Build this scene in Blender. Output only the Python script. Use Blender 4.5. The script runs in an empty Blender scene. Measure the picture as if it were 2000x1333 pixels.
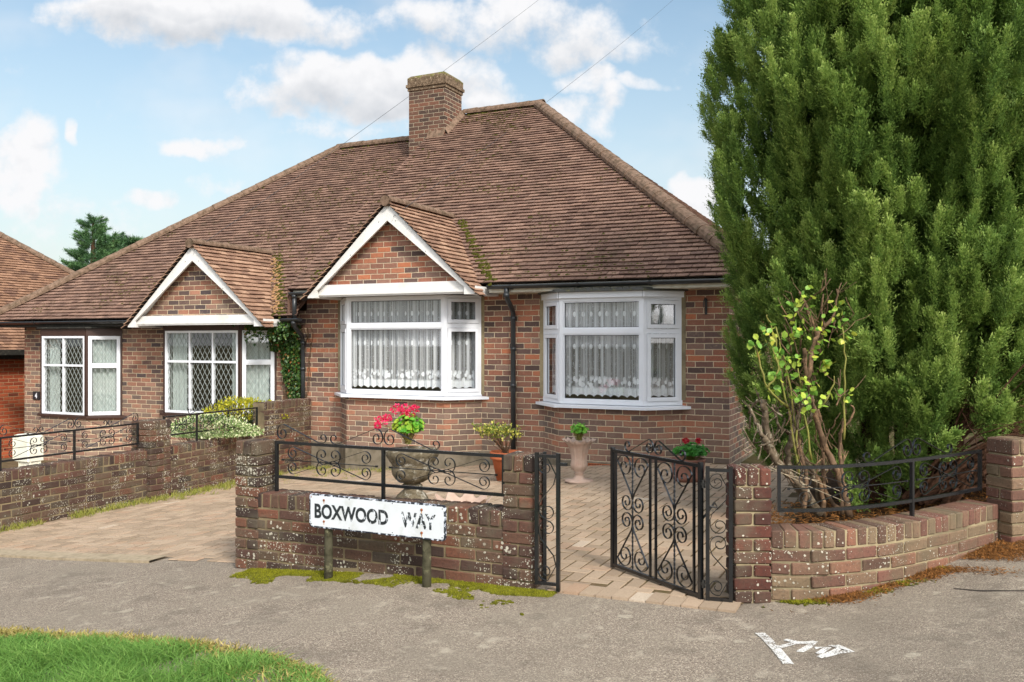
import bpy, math, random
import numpy as np
from mathutils import Vector
random.seed(7); rng = np.random.default_rng(7)
sc = bpy.context.scene
PI = math.pi
TH = math.radians(25); CT, ST = math.cos(TH), math.sin(TH)
EYE = 1.53; FPX = 1720.0; HY = 667.0

# ------------------------------------------------------------------ frames
def W(u, v, z=0.0): return (2.687 + CT*u + ST*v, 10.9 - ST*u + CT*v, z)
def UV(x, y): return ((x-2.687)*CT - (y-10.9)*ST, (x-2.687)*ST + (y-10.9)*CT)
HU = [-60, -16, -13, -9, -6.4, -4.4, -2.3, -1.0, 0, 1.3, 1.7, 1.98, 2.24, 2.61, 3.2, 5, 60]
HZ = [-1.3, -1.0, -.62, -.5, -.42, -.29, -.12, -.02, 0, .02, .053, .088, .126, .194, .27, .45, .6]
def hu(u): return np.interp(u, HU, HZ)
def gh(x, y): return float(hu(UV(x, y)[0]))
def S(c):
    c = c/255.0
    return c/12.92 if c <= .04045 else ((c+.055)/1.055)**2.4
def C(h, k=1.0):
    return (S(int(h[0:2], 16))*k, S(int(h[2:4], 16))*k, S(int(h[4:6], 16))*k, 1)
def nrm(v):
    v = np.asarray(v, float); return v/(np.linalg.norm(v)+1e-12)

# ------------------------------------------------------------------ mesh batch
class MB:
    def __init__(s): s.v=[]; s.n=0; s.l=[]; s.t=[]; s.r=[]; s.m=[]; s.u=[]; s.hasuv=False
    def add(s, V, F, rnd=None, mat=0, uv=None):
        V = np.asarray(V, float).reshape(-1, 3)
        for k, f in enumerate(F):
            s.l.append(np.asarray(f, np.int64)+s.n); s.t.append(np.array([len(f)]))
            if uv is not None: s.u.append(np.asarray(uv[k], float)); s.hasuv = True
            else: s.u.append(np.zeros((len(f), 2)))
        k = len(F)
        s.r.append(np.full(k, random.random() if rnd is None else rnd) if not hasattr(rnd, '__len__') else np.asarray(rnd, float))
        s.m.append(np.full(k, mat) if not hasattr(mat, '__len__') else np.asarray(mat))
        s.v.append(V); s.n += len(V)
    def arr(s, V, Q, rnd, mat=0):                     # V (n,3), Q (m,k) uniform polygons
        V = np.asarray(V, float); Q = np.asarray(Q, np.int64)
        s.l.append((Q+s.n).ravel()); s.t.append(np.full(len(Q), Q.shape[1]))
        s.u.append(np.zeros((Q.size, 2))); s.r.append(np.broadcast_to(np.asarray(rnd, float), (len(Q),)).copy())
        s.m.append(np.full(len(Q), mat)); s.v.append(V); s.n += len(V)
    def inst(s, T, F, M, O, rnd, mat=0):              # template verts/faces, (N,3,3) matrices, (N,3) offsets
        T = np.asarray(T, float); F = np.asarray(F); N = len(O)
        V = np.einsum('nij,kj->nki', M, T) + O[:, None, :]
        Q = F[None] + (np.arange(N)*len(T))[:, None, None]
        s.arr(V.reshape(-1, 3), Q.reshape(-1, F.shape[1]), np.repeat(rnd, len(F)) if hasattr(rnd, '__len__') else rnd, mat)
    def box(s, o, ex, ey, ez, rnd=None, mat=0):       # corner + three edge vectors
        o, ex, ey, ez = [np.asarray(q, float) for q in (o, ex, ey, ez)]
        V = [o, o+ex, o+ex+ey, o+ey, o+ez, o+ex+ez, o+ex+ey+ez, o+ey+ez]
        s.add(V, [(0,3,2,1), (4,5,6,7), (0,1,5,4), (1,2,6,5), (2,3,7,6), (3,0,4,7)], rnd, mat)
    def hbox(s, u0, u1, v0, v1, z0, z1, rnd=None, mat=0):
        a = np.array(W(u0, v0, z0)); b = np.array(W(u1, v0, z0)); c = np.array(W(u0, v1, z0))
        s.box(a, b-a, c-a, (0, 0, z1-z0), rnd, mat)
    def tube(s, P, r, k=8, rnd=None, mat=0, caps=True, up=(0, 0, 1)):
        P = np.asarray(P, float); n = len(P)
        R = np.full(n, r) if not hasattr(r, '__len__') else np.asarray(r, float)
        T = np.gradient(P, axis=0); T /= np.linalg.norm(T, axis=1)[:, None]+1e-12
        ref = np.array(up, float)
        if abs(T[0] @ ref) > .9: ref = np.array([1., .13, 0])
        V = []; A = np.cross(T[0], ref); A /= np.linalg.norm(A)
        for i in range(n):
            A = A - T[i]*(A @ T[i]); A /= np.linalg.norm(A)+1e-12; B = np.cross(T[i], A)
            for j in range(k):
                a = 2*PI*j/k; V.append(P[i]+R[i]*(math.cos(a)*A+math.sin(a)*B))
        F = [(i*k+j, i*k+(j+1)%k, (i+1)*k+(j+1)%k, (i+1)*k+j) for i in range(n-1) for j in range(k)]
        if caps: F += [tuple(range(k))[::-1], tuple(range((n-1)*k, n*k))]
        s.add(V, F, rnd, mat)
    def bar(s, P, wdir, t, w, rnd=None, mat=0):       # rectangular strip: t across in plane, w along wdir (3-vector per strip)
        P = np.asarray(P, float); n = len(P); Wd = np.asarray(wdir, float)
        if Wd.ndim == 1: Wd = np.tile(Wd, (n, 1))
        T = np.gradient(P, axis=0); T /= np.linalg.norm(T, axis=1)[:, None]+1e-12
        N = np.cross(T, Wd); N /= np.linalg.norm(N, axis=1)[:, None]+1e-12
        V = np.stack([P-N*t/2-Wd*w/2, P+N*t/2-Wd*w/2, P+N*t/2+Wd*w/2, P-N*t/2+Wd*w/2], 1).reshape(-1, 3)
        F = [(i*4+j, i*4+(j+1)%4, i*4+4+(j+1)%4, i*4+4+j) for i in range(n-1) for j in range(4)]
        F += [(3, 2, 1, 0), tuple(range(n*4-4, n*4))]
        s.add(V, F, rnd, mat)
    def lathe(s, prof, c, k=32, mod=None, mat=0, rnd=.5):
        V = []; n = len(prof)
        for i, (r, z) in enumerate(prof):
            for j in range(k):
                a = 2*PI*j/k; rr, zz = (mod(i, a, r, z) if mod else (r, z))
                V.append((c[0]+rr*math.cos(a), c[1]+rr*math.sin(a), c[2]+zz))
        F = [(i*k+j, i*k+(j+1)%k, (i+1)*k+(j+1)%k, (i+1)*k+j) for i in range(n-1) for j in range(k)]
        s.add(V, F, rnd, mat)
    def build(s, name, mats, parent=None, smooth=False):
        V = np.concatenate(s.v); L = np.concatenate(s.l); T = np.concatenate(s.t)
        off = np.array(parent_world(parent)) if parent is not None else np.array([0, 0, 0.])
        V = V - off
        me = bpy.data.meshes.new(name)
        me.vertices.add(len(V)); me.vertices.foreach_set('co', V.ravel())
        me.loops.add(len(L)); me.loops.foreach_set('vertex_index', L.astype(np.int32))
        me.polygons.add(len(T)); st = np.concatenate([[0], np.cumsum(T)[:-1]])
        me.polygons.foreach_set('loop_start', st.astype(np.int32)); me.polygons.foreach_set('loop_total', T.astype(np.int32))
        me.polygons.foreach_set('material_index', np.concatenate(s.m).astype(np.int32))
        me.polygons.foreach_set('use_smooth', np.full(len(T), smooth))
        a = me.attributes.new('rnd', 'FLOAT', 'FACE'); a.data.foreach_set('value', np.concatenate(s.r).astype(np.float32))
        if s.hasuv:
            ul = me.uv_layers.new(name='UVMap'); ul.data.foreach_set('uv', np.concatenate(s.u).ravel().astype(np.float32))
        me.update(calc_edges=True)
        for m in (mats if isinstance(mats, (list, tuple)) else [mats]): me.materials.append(m)
        o = bpy.data.objects.new(name, me); sc.collection.objects.link(o)
        if parent is not None: o.parent = parent
        return o
def parent_world(p):
    x = np.array([0., 0, 0])
    while p is not None: x += np.array(p.location); p = p.parent
    return x
def thing(name, label, cat, loc=(0, 0, 0), group=None):
    o = bpy.data.objects.new(name, None); o.location = loc; o.empty_display_size = .1; sc.collection.objects.link(o)
    return tag(o, label, cat, group)
def tag(o, label=None, cat=None, group=None, kind=None):
    if label: o['label'] = label
    if cat: o['category'] = cat
    if group: o['group'] = group
    if kind: o['kind'] = kind
    return o
def rotm(N):
    """N random rotation matrices"""
    q = rng.normal(size=(N, 4)); q /= np.linalg.norm(q, axis=1)[:, None]; w, x, y, z = q.T
    return np.stack([np.stack([1-2*(y*y+z*z), 2*(x*y-z*w), 2*(x*z+y*w)], 1), np.stack([2*(x*y+z*w), 1-2*(x*x+z*z), 2*(y*z-x*w)], 1),
                     np.stack([2*(x*z-y*w), 2*(y*z+x*w), 1-2*(x*x+y*y)], 1)], 1)
def frames(D, spin=None):
    """matrices whose local +Y is D and local +X,+Z random around it"""
    D = D/np.linalg.norm(D, axis=1)[:, None]; R = rng.normal(size=D.shape) if spin is None else spin
    X = np.cross(D, R); X /= np.linalg.norm(X, axis=1)[:, None]+1e-9; Z = np.cross(X, D)
    return np.stack([X, D, Z], 2)

# ------------------------------------------------------------------ node helper
class B:
    def __init__(s, name, world=None):
        if world is None:
            s.m = bpy.data.materials.new(name); s.m.use_nodes = True; s.nt = s.m.node_tree
        else: s.nt = world.node_tree
        s.nt.nodes.clear()
    def node(s, t, **kw):
        n = s.nt.nodes.new(t)
        for k, v in kw.items(): setattr(n, k, v)
        return n
    def put(s, sock, v):
        if v is None: return
        if isinstance(v, bpy.types.NodeSocket): s.nt.links.new(v, sock)
        else:
            if sock.type == 'RGBA' and not hasattr(v, '__len__'): v = (v, v, v, 1)
            if sock.type == 'RGBA' and len(v) == 3: v = (*v, 1)
            if sock.type == 'VECTOR' and not hasattr(v, '__len__'): v = (v, v, v)
            sock.default_value = v
    def ma(s, op, a, b=None, c=None, clamp=False):
        n = s.node('ShaderNodeMath', operation=op, use_clamp=clamp)
        s.put(n.inputs[0], a); s.put(n.inputs[1], b); s.put(n.inputs[2], c); return n.outputs[0]
    def vm(s, op, a, b=None, sc_=None):
        n = s.node('ShaderNodeVectorMath', operation=op); s.put(n.inputs[0], a); s.put(n.inputs[1], b)
        if sc_ is not None: s.put(n.inputs['Scale'], sc_)
        return n.outputs['Value'] if op in ('LENGTH', 'DOT_PRODUCT', 'DISTANCE') else n.outputs[0]
    def noise(s, vec, scale, detail=3, rough=.55, dist=0, col=False):
        n = s.node('ShaderNodeTexNoise'); s.put(n.inputs['Vector'], vec); s.put(n.inputs['Scale'], scale)
        s.put(n.inputs['Detail'], detail); s.put(n.inputs['Roughness'], rough); s.put(n.inputs['Distortion'], dist)
        return n.outputs['Color' if col else 'Fac']
    def vor(s, vec, scale, feature='F1', rand=1, out='Distance'):
        n = s.node('ShaderNodeTexVoronoi', feature=feature); s.put(n.inputs['Vector'], vec); s.put(n.inputs['Scale'], scale)
        s.put(n.inputs['Randomness'], rand); return n.outputs[out]
    def white(s, vec):
        n = s.node('ShaderNodeTexWhiteNoise', noise_dimensions='3D'); s.put(n.inputs['Vector'], vec); return n.outputs['Value']
    def ramp(s, f, stops, interp='LINEAR'):
        n = s.node('ShaderNodeValToRGB'); cr = n.color_ramp; cr.interpolation = interp
        while len(cr.elements) < len(stops): cr.elements.new(.5)
        for e, (p, c) in zip(cr.elements, stops): e.position = p; e.color = c if hasattr(c, '__len__') else (c, c, c, 1)
        s.put(n.inputs[0], f); return n.outputs[0]
    def st(s, f, a, b, x=0., y=1.):
        n = s.node('ShaderNodeMapRange', interpolation_type='SMOOTHSTEP'); s.put(n.inputs[0], f)
        for i, q in enumerate((a, b, x, y)): s.put(n.inputs[i+1], q)
        return n.outputs[0]
    def mix(s, f, a, b, bt='MIX'):
        n = s.node('ShaderNodeMix', data_type='RGBA', blend_type=bt); s.put(n.inputs[0], f); s.put(n.inputs[6], a); s.put(n.inputs[7], b)
        return n.outputs[2]
    def attr(s, name, out='Fac'): return s.node('ShaderNodeAttribute', attribute_name=name).outputs[out]
    def pos(s): return s.node('ShaderNodeNewGeometry').outputs['Position']
    def obj(s): return s.node('ShaderNodeTexCoord').outputs['Object']
    def uv(s): return s.node('ShaderNodeTexCoord').outputs['UV']
    def sep(s, v): n = s.node('ShaderNodeSeparateXYZ'); s.put(n.inputs[0], v); return n.outputs
    def comb(s, x, y, z=0.): n = s.node('ShaderNodeCombineXYZ'); [s.put(n.inputs[i], q) for i, q in enumerate((x, y, z))]; return n.outputs[0]
    def bump(s, h, dist=.005, strength=1.): n = s.node('ShaderNodeBump'); s.put(n.inputs['Height'], h); n.inputs['Distance'].default_value = dist; n.inputs['Strength'].default_value = strength; return n.outputs[0]
    def pbr(s, col, rough=.8, normal=None, metal=0., spec=.4, **kw):
        n = s.node('ShaderNodeBsdfPrincipled'); s.put(n.inputs['Base Color'], col); s.put(n.inputs['Roughness'], rough)
        s.put(n.inputs['Metallic'], metal); s.put(n.inputs['Specular IOR Level'], spec)
        if normal is not None: s.put(n.inputs['Normal'], normal)
        for k, v in kw.items(): s.put(n.inputs[k.replace('_', ' ')], v)
        return n.outputs[0]
    def mixs(s, f, a, b): n = s.node('ShaderNodeMixShader'); s.put(n.inputs[0], f); s.put(n.inputs[1], a); s.put(n.inputs[2], b); return n.outputs[0]
    def out(s, sh, kind='ShaderNodeOutputMaterial'): n = s.node(kind); s.put(n.inputs[0], sh); return getattr(s, 'm', None)

# ------------------------------------------------------------------ materials
BR = [(0, C('4f403b')), (.14, C('64504a')), (.3, C('7a574a')), (.46, C('88604f')), (.6, C('975f4a')), (.74, C('80685c')), (.86, C('a36a51')), (.95, C('b06c4c')), (1, C('665a55'))]
def brick_uv(name, stops, mortar, weather=True):
    b = B(name); uv = b.uv(); x, y, _ = b.sep(uv)
    wob = b.noise(b.pos(), 9, 2); x = b.ma('ADD', x, b.ma('MULTIPLY_ADD', wob, .012, -.006))
    wob2 = b.noise(b.pos(), 14, 2, .5); y = b.ma('ADD', y, b.ma('MULTIPLY_ADD', wob2, .010, -.005))
    ry = b.ma('DIVIDE', y, .075); row = b.ma('FLOOR', ry); fy = b.ma('FRACT', ry)
    cx = b.ma('ADD', b.ma('DIVIDE', x, .225), b.ma('MULTIPLY', b.ma('MODULO', b.ma('ABSOLUTE', row), 2), .5))
    cx = b.ma('ADD', cx, b.ma('MULTIPLY', b.white(b.comb(row, 3.3)), .12))
    col = b.ma('FLOOR', cx); fx = b.ma('FRACT', cx)
    r = b.white(b.comb(col, row, 1.7)); r2 = b.white(b.comb(col, row, 7.1))
    ex = b.ma('MULTIPLY', b.ma('SUBTRACT', .5, b.ma('ABSOLUTE', b.ma('SUBTRACT', fx, .5))), .225)
    ey = b.ma('MULTIPLY', b.ma('SUBTRACT', .5, b.ma('ABSOLUTE', b.ma('SUBTRACT', fy, .5))), .075)
    ed = b.ma('MINIMUM', ex, ey); ed = b.ma('ADD', ed, b.ma('MULTIPLY_ADD', b.noise(b.pos(), 55, 3, .6), .006, -.003))
    mort = b.st(ed, .0035, .0065, 1, 0)
    n1 = b.noise(b.pos(), 38, 4, .65); n2 = b.noise(b.pos(), 6, 4, .6)
    c = b.ramp(r, stops)
    c = b.mix(b.ma('MULTIPLY', b.st(n1, .45, .75), .5), c, b.mix(.6, c, C('3a2f2e')))
    c = b.mix(b.ma('MULTIPLY', b.st(b.noise(b.pos(), 22, 3, .6), .55, .75), b.ma('MULTIPLY', r2, .5)), c, C('a98e78'))
    if weather:
        z = b.sep(b.pos())[2]; low = b.st(z, 1.15, .15)
        c = b.mix(b.ma('MULTIPLY', low, b.st(n2, .25, .7, .3, .85)), c, b.mix(.5, c, C('8b7c6c')))
    mc = b.mix(b.st(n2, .3, .7), mortar, b.mix(.3, mortar, C('8d7a66')))
    c = b.mix(mort, c, mc)
    hgt = b.ma('ADD', b.ma('MULTIPLY', b.st(ed, .002, .009), 1.), b.ma('MULTIPLY', n1, .35))
    return b.out(b.pbr(c, .88, b.bump(hgt, .008, .9), spec=.25))
def brick_real(name, stops, lich=.5, dark=0., tint=None):
    b = B(name); p = b.pos(); r = b.attr('rnd'); n1 = b.noise(p, 60, 4, .7); n2 = b.noise(p, 16, 4, .65)
    c = b.ramp(r, stops)
    c = b.mix(b.ma('MULTIPLY', b.st(n1, .42, .7), .6), c, b.mix(.65, c, C('2f2826')))
    c = b.mix(b.ma('MULTIPLY', b.st(b.noise(p, 5, 3), .45, .75), .7), c, C('5d5748') if tint is None else tint)
    # lichen: small pale rosettes, gathered in patches
    pw = b.vm('ADD', p, b.vm('SCALE', b.noise(p, 150, 2, .5, col=True), None, .006)); vd = b.vor(pw, 78); vs = b.vor(b.vm('ADD', p, b.vm('SCALE', b.noise(p, 90, 2, .5, col=True), None, .009)), 38)
    patch = b.st(b.noise(p, 4.5, 3, .6), .34, .66)
    th = b.ma('MULTIPLY', patch, .36*lich*2); th2 = b.ma('MULTIPLY', b.st(b.noise(p, 3.1, 2), .46, .66), .34*lich*2)
    l1 = b.ma('MULTIPLY', b.st(b.ma('SUBTRACT', vd, th), .03, -.05), b.st(b.sep(b.vor(pw, 78, out='Color'))[0], .38, .45))
    l2 = b.ma('MULTIPLY', b.st(b.ma('SUBTRACT', vs, th2), .02, -.05), b.st(b.sep(b.vor(b.vm('ADD', p, b.vm('SCALE', b.noise(p, 90, 2, .5, col=True), None, .009)), 38, out='Color'))[0], .45, .55))
    lc = b.mix(b.noise(p, 130, 2), C('857f6e'), C('cfc9b8'))
    c = b.mix(b.ma('MAXIMUM', l1, l2, clamp=True), c, lc)
    # moss film low down
    h = b.ma('ADD', n1, b.ma('MULTIPLY', b.ma('MAXIMUM', l1, l2), .5))
    return b.out(b.pbr(c, .9, b.bump(h, .005, .9), spec=.2))
def mortar_real(name, c1, c2):
    b = B(name); p = b.pos(); n = b.noise(p, 30, 4, .7)
    c = b.mix(b.st(b.noise(p, 3.5, 3), .35, .7), c1, c2); c = b.mix(b.ma('MULTIPLY', n, .5), c, C('4c463a'))
    return b.out(b.pbr(c, .95, b.bump(n, .004), spec=.1))
def tile_mat(name, stops, moss=.6):
    b = B(name); p = b.pos(); r = b.attr('rnd'); n1 = b.noise(p, 45, 4, .65); n2 = b.noise(p, 1.3, 4, .6)
    c = b.ramp(r, stops)
    c = b.mix(b.ma('MULTIPLY', b.st(n1, .48, .72), .55), c, C('46352d'))
    c = b.mix(b.ma('MULTIPLY', b.st(b.noise(p, 28, 3, .6), .6, .72), .55), c, C('b39a80'))
    c = b.mix(b.ma('MULTIPLY', b.ma('MULTIPLY', b.st(n2, .5, .68), b.st(b.noise(p, 14, 4, .7), .45, .62)), moss), c, C('3e3826'))
    return b.out(b.pbr(c, .9, b.bump(n1, .004), spec=.2))
def simple(name, c, rough=.5, var=.15, scale=8, bump=.0, spec=.4, metal=0, dirt=None, dirts=6):
    b = B(name); p = b.pos(); n = b.noise(p, scale, 4, .6)
    d = (c[0]*(1-var*2), c[1]*(1-var*2), c[2]*(1-var*2.2), 1)
    col = b.mix(b.st(n, .35, .75), c, d)
    if dirt: col = b.mix(b.ma('MULTIPLY', b.st(b.noise(p, dirts, 4, .7), .5, .75), .7), col, dirt)
    return b.out(b.pbr(col, rough, b.bump(n, bump) if bump else None, metal=metal, spec=spec))
def leaf_mat(name, stops, rough=.5, trans=.25, spec=.35, big=1.2):
    b = B(name); r = b.attr('rnd'); f = b.ma('ADD', b.ma('MULTIPLY', r, .75), b.ma('MULTIPLY', b.noise(b.pos(), big, 3), .25))
    c = b.ramp(f, stops); sh = b.pbr(c, rough, spec=spec)
    t = b.node('ShaderNodeBsdfTranslucent'); b.put(t.inputs[0], c)
    return b.out(b.mixs(trans, sh, t.outputs[0]))

M = {}
MORT = C('cdbb9f')
M['brick'] = brick_uv('house_brick', BR, MORT)
M['brick_n'] = brick_uv('neighbour_brick', [(0, C('4f4444')), (.22, C('6c564d')), (.45, C('8a6050')), (.65, C('9c6d57')), (.85, C('7b6a5e')), (1, C('ab7a64'))], C('d3c0a0'))
M['brick_far'] = brick_uv('orange_brick', [(0, C('8a3f28')), (.5, C('ad5232')), (.85, C('b9613f')), (1, C('6d3a2c'))], C('b3906a'), False)
GW = [(0, C('3b302b')), (.25, C('4f3b33')), (.5, C('604237')), (.7, C('5a4a3c')), (.85, C('714838')), (1, C('4b4238'))]
GW2 = [(0, C('584439')), (.25, C('745044')), (.5, C('735a49')), (.7, C('7b6852')), (.85, C('6a5c4a')), (1, C('885a48'))]
M['gbrick'] = brick_real('garden_brick', GW, .62)
M['gbrick2'] = brick_real('garden_brick_pale', GW2, .42, tint=C('5f5644'))
M['pbrick'] = brick_real('pier_brick', [(0, C('452c26')), (.4, C('5a352c')), (.7, C('693f33')), (1, C('4a3b33'))], .42)
M['gmort'] = mortar_real('garden_mortar', C('8f7f62'), C('5c513f')); M['gmort2'] = mortar_real('pale_mortar', C('a59676'), C('766a54'))
TS = [(0, C('695146')), (.3, C('785e51')), (.55, C('836758')), (.8, C('8e7161')), (1, C('6f584d'))]
M['tile'] = tile_mat('roof_tile', TS); M['tile_g'] = tile_mat('gable_tile', [(0, C('7c5f4e')), (.5, C('94735e')), (1, C('a8876f'))], .3)
M['tile_far'] = tile_mat('far_tile', [(0, C('6d5143')), (.5, C('86654f')), (1, C('9b775f'))], .3)
M['ridge'] = simple('ridge_tile', C('7a6454'), .9, .3, 14, .004, .2, dirt=C('544a3c'), dirts=9)
M['under'] = simple('roof_underlay', C('2b231f'), .95, .1)
M['moss'] = simple('moss', C('4a4a1d'), 1, .35, 40, .01, .05, dirt=C('2e2614'), dirts=20)
M['moss_b'] = simple('bright_moss', C('666622'), 1, .3, 12, .01, .05, dirt=C('463d16'), dirts=9)
M['upvc'] = simple('white_frame', C('dfe1e6'), .3, .02, 3, spec=.5)
M['wpaint'] = simple('white_paint', C('dddbd8'), .45, .04, 5, spec=.4, dirt=C('c9c4ba'), dirts=3)
M['cream'] = simple('cream_board', C('dfdccd'), .5, .05, 5, dirt=C('b5ad98'), dirts=4)
M['brownp'] = simple('brown_paint', C('3f2a22'), .5, .1, 9)
M['gasket'] = simple('black_seal', C('26262a'), .5, .05)
M['blackp'] = simple('black_plastic', C('2b2e31'), .35, .15, 7, spec=.5)
M['blackw'] = simple('black_timber', C('26241f'), .6, .2, 12, dirt=C('5a574a'), dirts=20)
M['iron'] = simple('black_iron', C('1c1e21'), .24, .2, 30, spec=1.0, metal=.25)
M['iron_d'] = simple('dusty_iron', C('2e2c29'), .55, .2, 40, spec=.5)
M['plinth'] = simple('plinth_render', C('7f7565'), .95, .2, 7, .003, .1, dirt=C('5c5646'))
M['lead'] = simple('lead_flashing', C('4b4b48'), .6, .2, 14, .003, dirt=C('7c7a4f'), dirts=14)
M['stone'] = simple('lichen_stone', C('6b6150'), .95, .3, 18, .01, .1, dirt=C('dedacd'), dirts=11)
M['pink'] = simple('pink_plastic', C('b39a8a'), .6, .08, 14, spec=.3, dirt=C('a98372'), dirts=10)
M['terra'] = simple('terracotta', C('b0623f'), .85, .1, 9, .001, .15, dirt=C('94563e'))
M['tub'] = simple('brown_tub', C('8c5f4e'), .85, .12, 9, dirt=C('66483e'))
M['soil'] = simple('soil', C('4b3a2b'), 1, .3, 30, .01, .05)
M['plate'] = simple('sign_enamel', C('cfd3d7'), .35, .04, 4, spec=.5, dirt=C('b9bcb8'), dirts=6)
M['post'] = simple('weathered_post', C('4d4a3b'), .9, .3, 20, .004, .1, dirt=C('8a8768'), dirts=14)
M['rust'] = simple('rusty_bolt', C('8a4c2a'), .8, .25, 60, .001, dirt=C('4a2b1d'), dirts=60)
M['white_box'] = simple('meter_white', C('dedccd'), .5, .04, 5, dirt=C('b9b6a2'), dirts=8)
M['bark'] = simple('conifer_bark', C('5c4234'), .95, .3, 25, .01, .1)
M['twig'] = simple('brown_twig', C('6b5542'), .85, .3, 22, .003, .2, dirt=C('a98562'), dirts=18)
M['lich_bark'] = simple('lichen_bark', C('6a5c4c'), .9, .3, 30, .004, .1, dirt=C('b3ad98'), dirts=26)
M['cane'] = simple('green_cane', C('7c7a3a'), .6, .2, 12, spec=.3, dirt=C('8d6a3c'))
M['room'] = simple('room_wall', C('6e655b'), .9, .1); M['wire'] = simple('cable_sheath', C('39393b'), .6, .05)
M['concrete'] = simple('concrete_edging', C('a2937c'), .95, .15, 20, .002, .1, dirt=C('7c705c'))

# iron paint worn lighter on edges: handled by gloss; glass
b = B('window_glass'); fr = b.node('ShaderNodeFresnel'); b.put(fr.inputs[0], b.ma('MULTIPLY_ADD', b.node('ShaderNodeNewGeometry').outputs['Backfacing'], -.83333, 1.5))
g = b.node('ShaderNodeBsdfGlossy'); g.inputs['Roughness'].default_value = .015; b.put(g.inputs[0], (1, 1, 1, 1))
t = b.node('ShaderNodeBsdfTransparent'); b.put(t.inputs[0], (.97, .98, .975, 1))
M['glass'] = b.out(b.mixs(b.ma('MULTIPLY_ADD', fr.outputs[0], 2.0, .05, clamp=True), t.outputs[0], g.outputs[0]))

# lace curtain (uv in metres, v measured up from the hem)
b = B('lace'); uv = b.uv(); x, y, _ = b.sep(uv)
yy = b.ma('ADD', y, b.ma('MULTIPLY', b.ma('ABSOLUTE', b.ma('SINE', b.ma('MULTIPLY', x, 21))), -.03))
vd = b.vor(b.comb(x, y), 13, rand=.75); pet = b.noise(uv, 60, 2)
rose = b.ma('MULTIPLY', b.st(b.ma('ADD', vd, b.ma('MULTIPLY', pet, .3)), .72, .55), b.st(y, .34, .22))
rose = b.ma('MAXIMUM', rose, b.ma('MULTIPLY', b.st(y, .17, .10), b.st(pet, .3, .5, .75, 1)))
ly = b.ma('FRACT', b.ma('DIVIDE', b.ma('ADD', y, .06), .42)); lx = b.ma('FRACT', b.ma('ADD', b.ma('DIVIDE', x, .155), b.ma('MULTIPLY', b.noise(b.comb(x, 0, 3), 2.3, 1), 1.)))
dx = b.ma('DIVIDE', b.ma('SUBTRACT', lx, .5), .15); dy = b.ma('DIVIDE', b.ma('SUBTRACT', ly, .7), .085)
leaf = b.st(b.ma('ADD', b.ma('POWER', dx, 2), b.ma('POWER', dy, 2)), 1.1, .8)
vine = b.st(b.ma('ABSOLUTE', b.ma('SUBTRACT', b.noise(uv, 9, 2, .6, 1.5), .5)), .012, .004)
a = b.ma('MAXIMUM', b.ma('MAXIMUM', rose, b.ma('MULTIPLY', leaf, .9)), b.ma('MULTIPLY', vine, .6))
fold = b.noise(b.comb(b.ma('MULTIPLY', x, 17), 0, 1), 1., 2, .6); a = b.ma('MAXIMUM', a, b.st(fold, .40, .64, .20, .72)); a = b.ma('MULTIPLY', a, b.st(yy, .0, .008))
d = b.node('ShaderNodeBsdfDiffuse'); b.put(d.inputs[0], (.9, .92, .95, 1)); tl = b.node('ShaderNodeBsdfTranslucent'); b.put(tl.inputs[0], (.8, .83, .88, 1))
tr = b.node('ShaderNodeBsdfTransparent')
M['lace'] = b.out(b.mixs(a, tr.outputs[0], b.mixs(.12, d.outputs[0], tl.outputs[0])))
b = B('plain_net'); d = b.node('ShaderNodeBsdfDiffuse'); b.put(d.inputs[0], (.78, .84, .82, 1)); tr = b.node('ShaderNodeBsdfTransparent')
M['net'] = b.out(b.mixs(.8, tr.outputs[0], d.outputs[0]))
M['drape'] = simple('pale_drape', C('bcc7c3'), .9, .05, 5)
M['leading'] = simple('lead_came', C('949a97'), .5, .1, 30)

# asphalt
b = B('old_asphalt'); p = b.pos()
v1 = b.vor(p, 210, out='Color'); v2 = b.vor(p, 210); n = b.noise(p, 1.6, 4, .6); nf = b.noise(p, 60, 4, .7)
st_ = b.sep(v1)[0]
c = b.ramp(st_, [(0, C('62574d')), (.3, C('7f7367')), (.6, C('8f8273')), (.85, C('a29482')), (1, C('c8bca8'))])
c = b.mix(b.st(n, .35, .7, 0, .55), c, C('8a8071'))
c = b.mix(b.ma('MULTIPLY', b.st(b.noise(p, 7, 4, .65), .55, .72), .6), c, C('b5aa97')); c = b.mix(b.ma('MULTIPLY', b.st(b.noise(p, 2.6, 5, .7), .52, .66), .35), c, C('5e564c'))
c = b.mix(b.ma('MULTIPLY', b.st(b.noise(p, .9, 3), .5, .75), .35), c, C('544a41'))
c = b.mix(b.ma('MULTIPLY', b.st(b.vor(b.vm('ADD', p, b.vm('SCALE', b.noise(p, 9, 2, col=True), None, .1)), 3.1), .13, .09), .35), c, C('c4bba6'))
M['asphalt'] = b.out(b.pbr(c, .92, b.bump(b.ma('ADD', b.ma('MULTIPLY', v2, -1.2), b.ma('MULTIPLY', nf, .5)), .004, .9), spec=.15))
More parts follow.
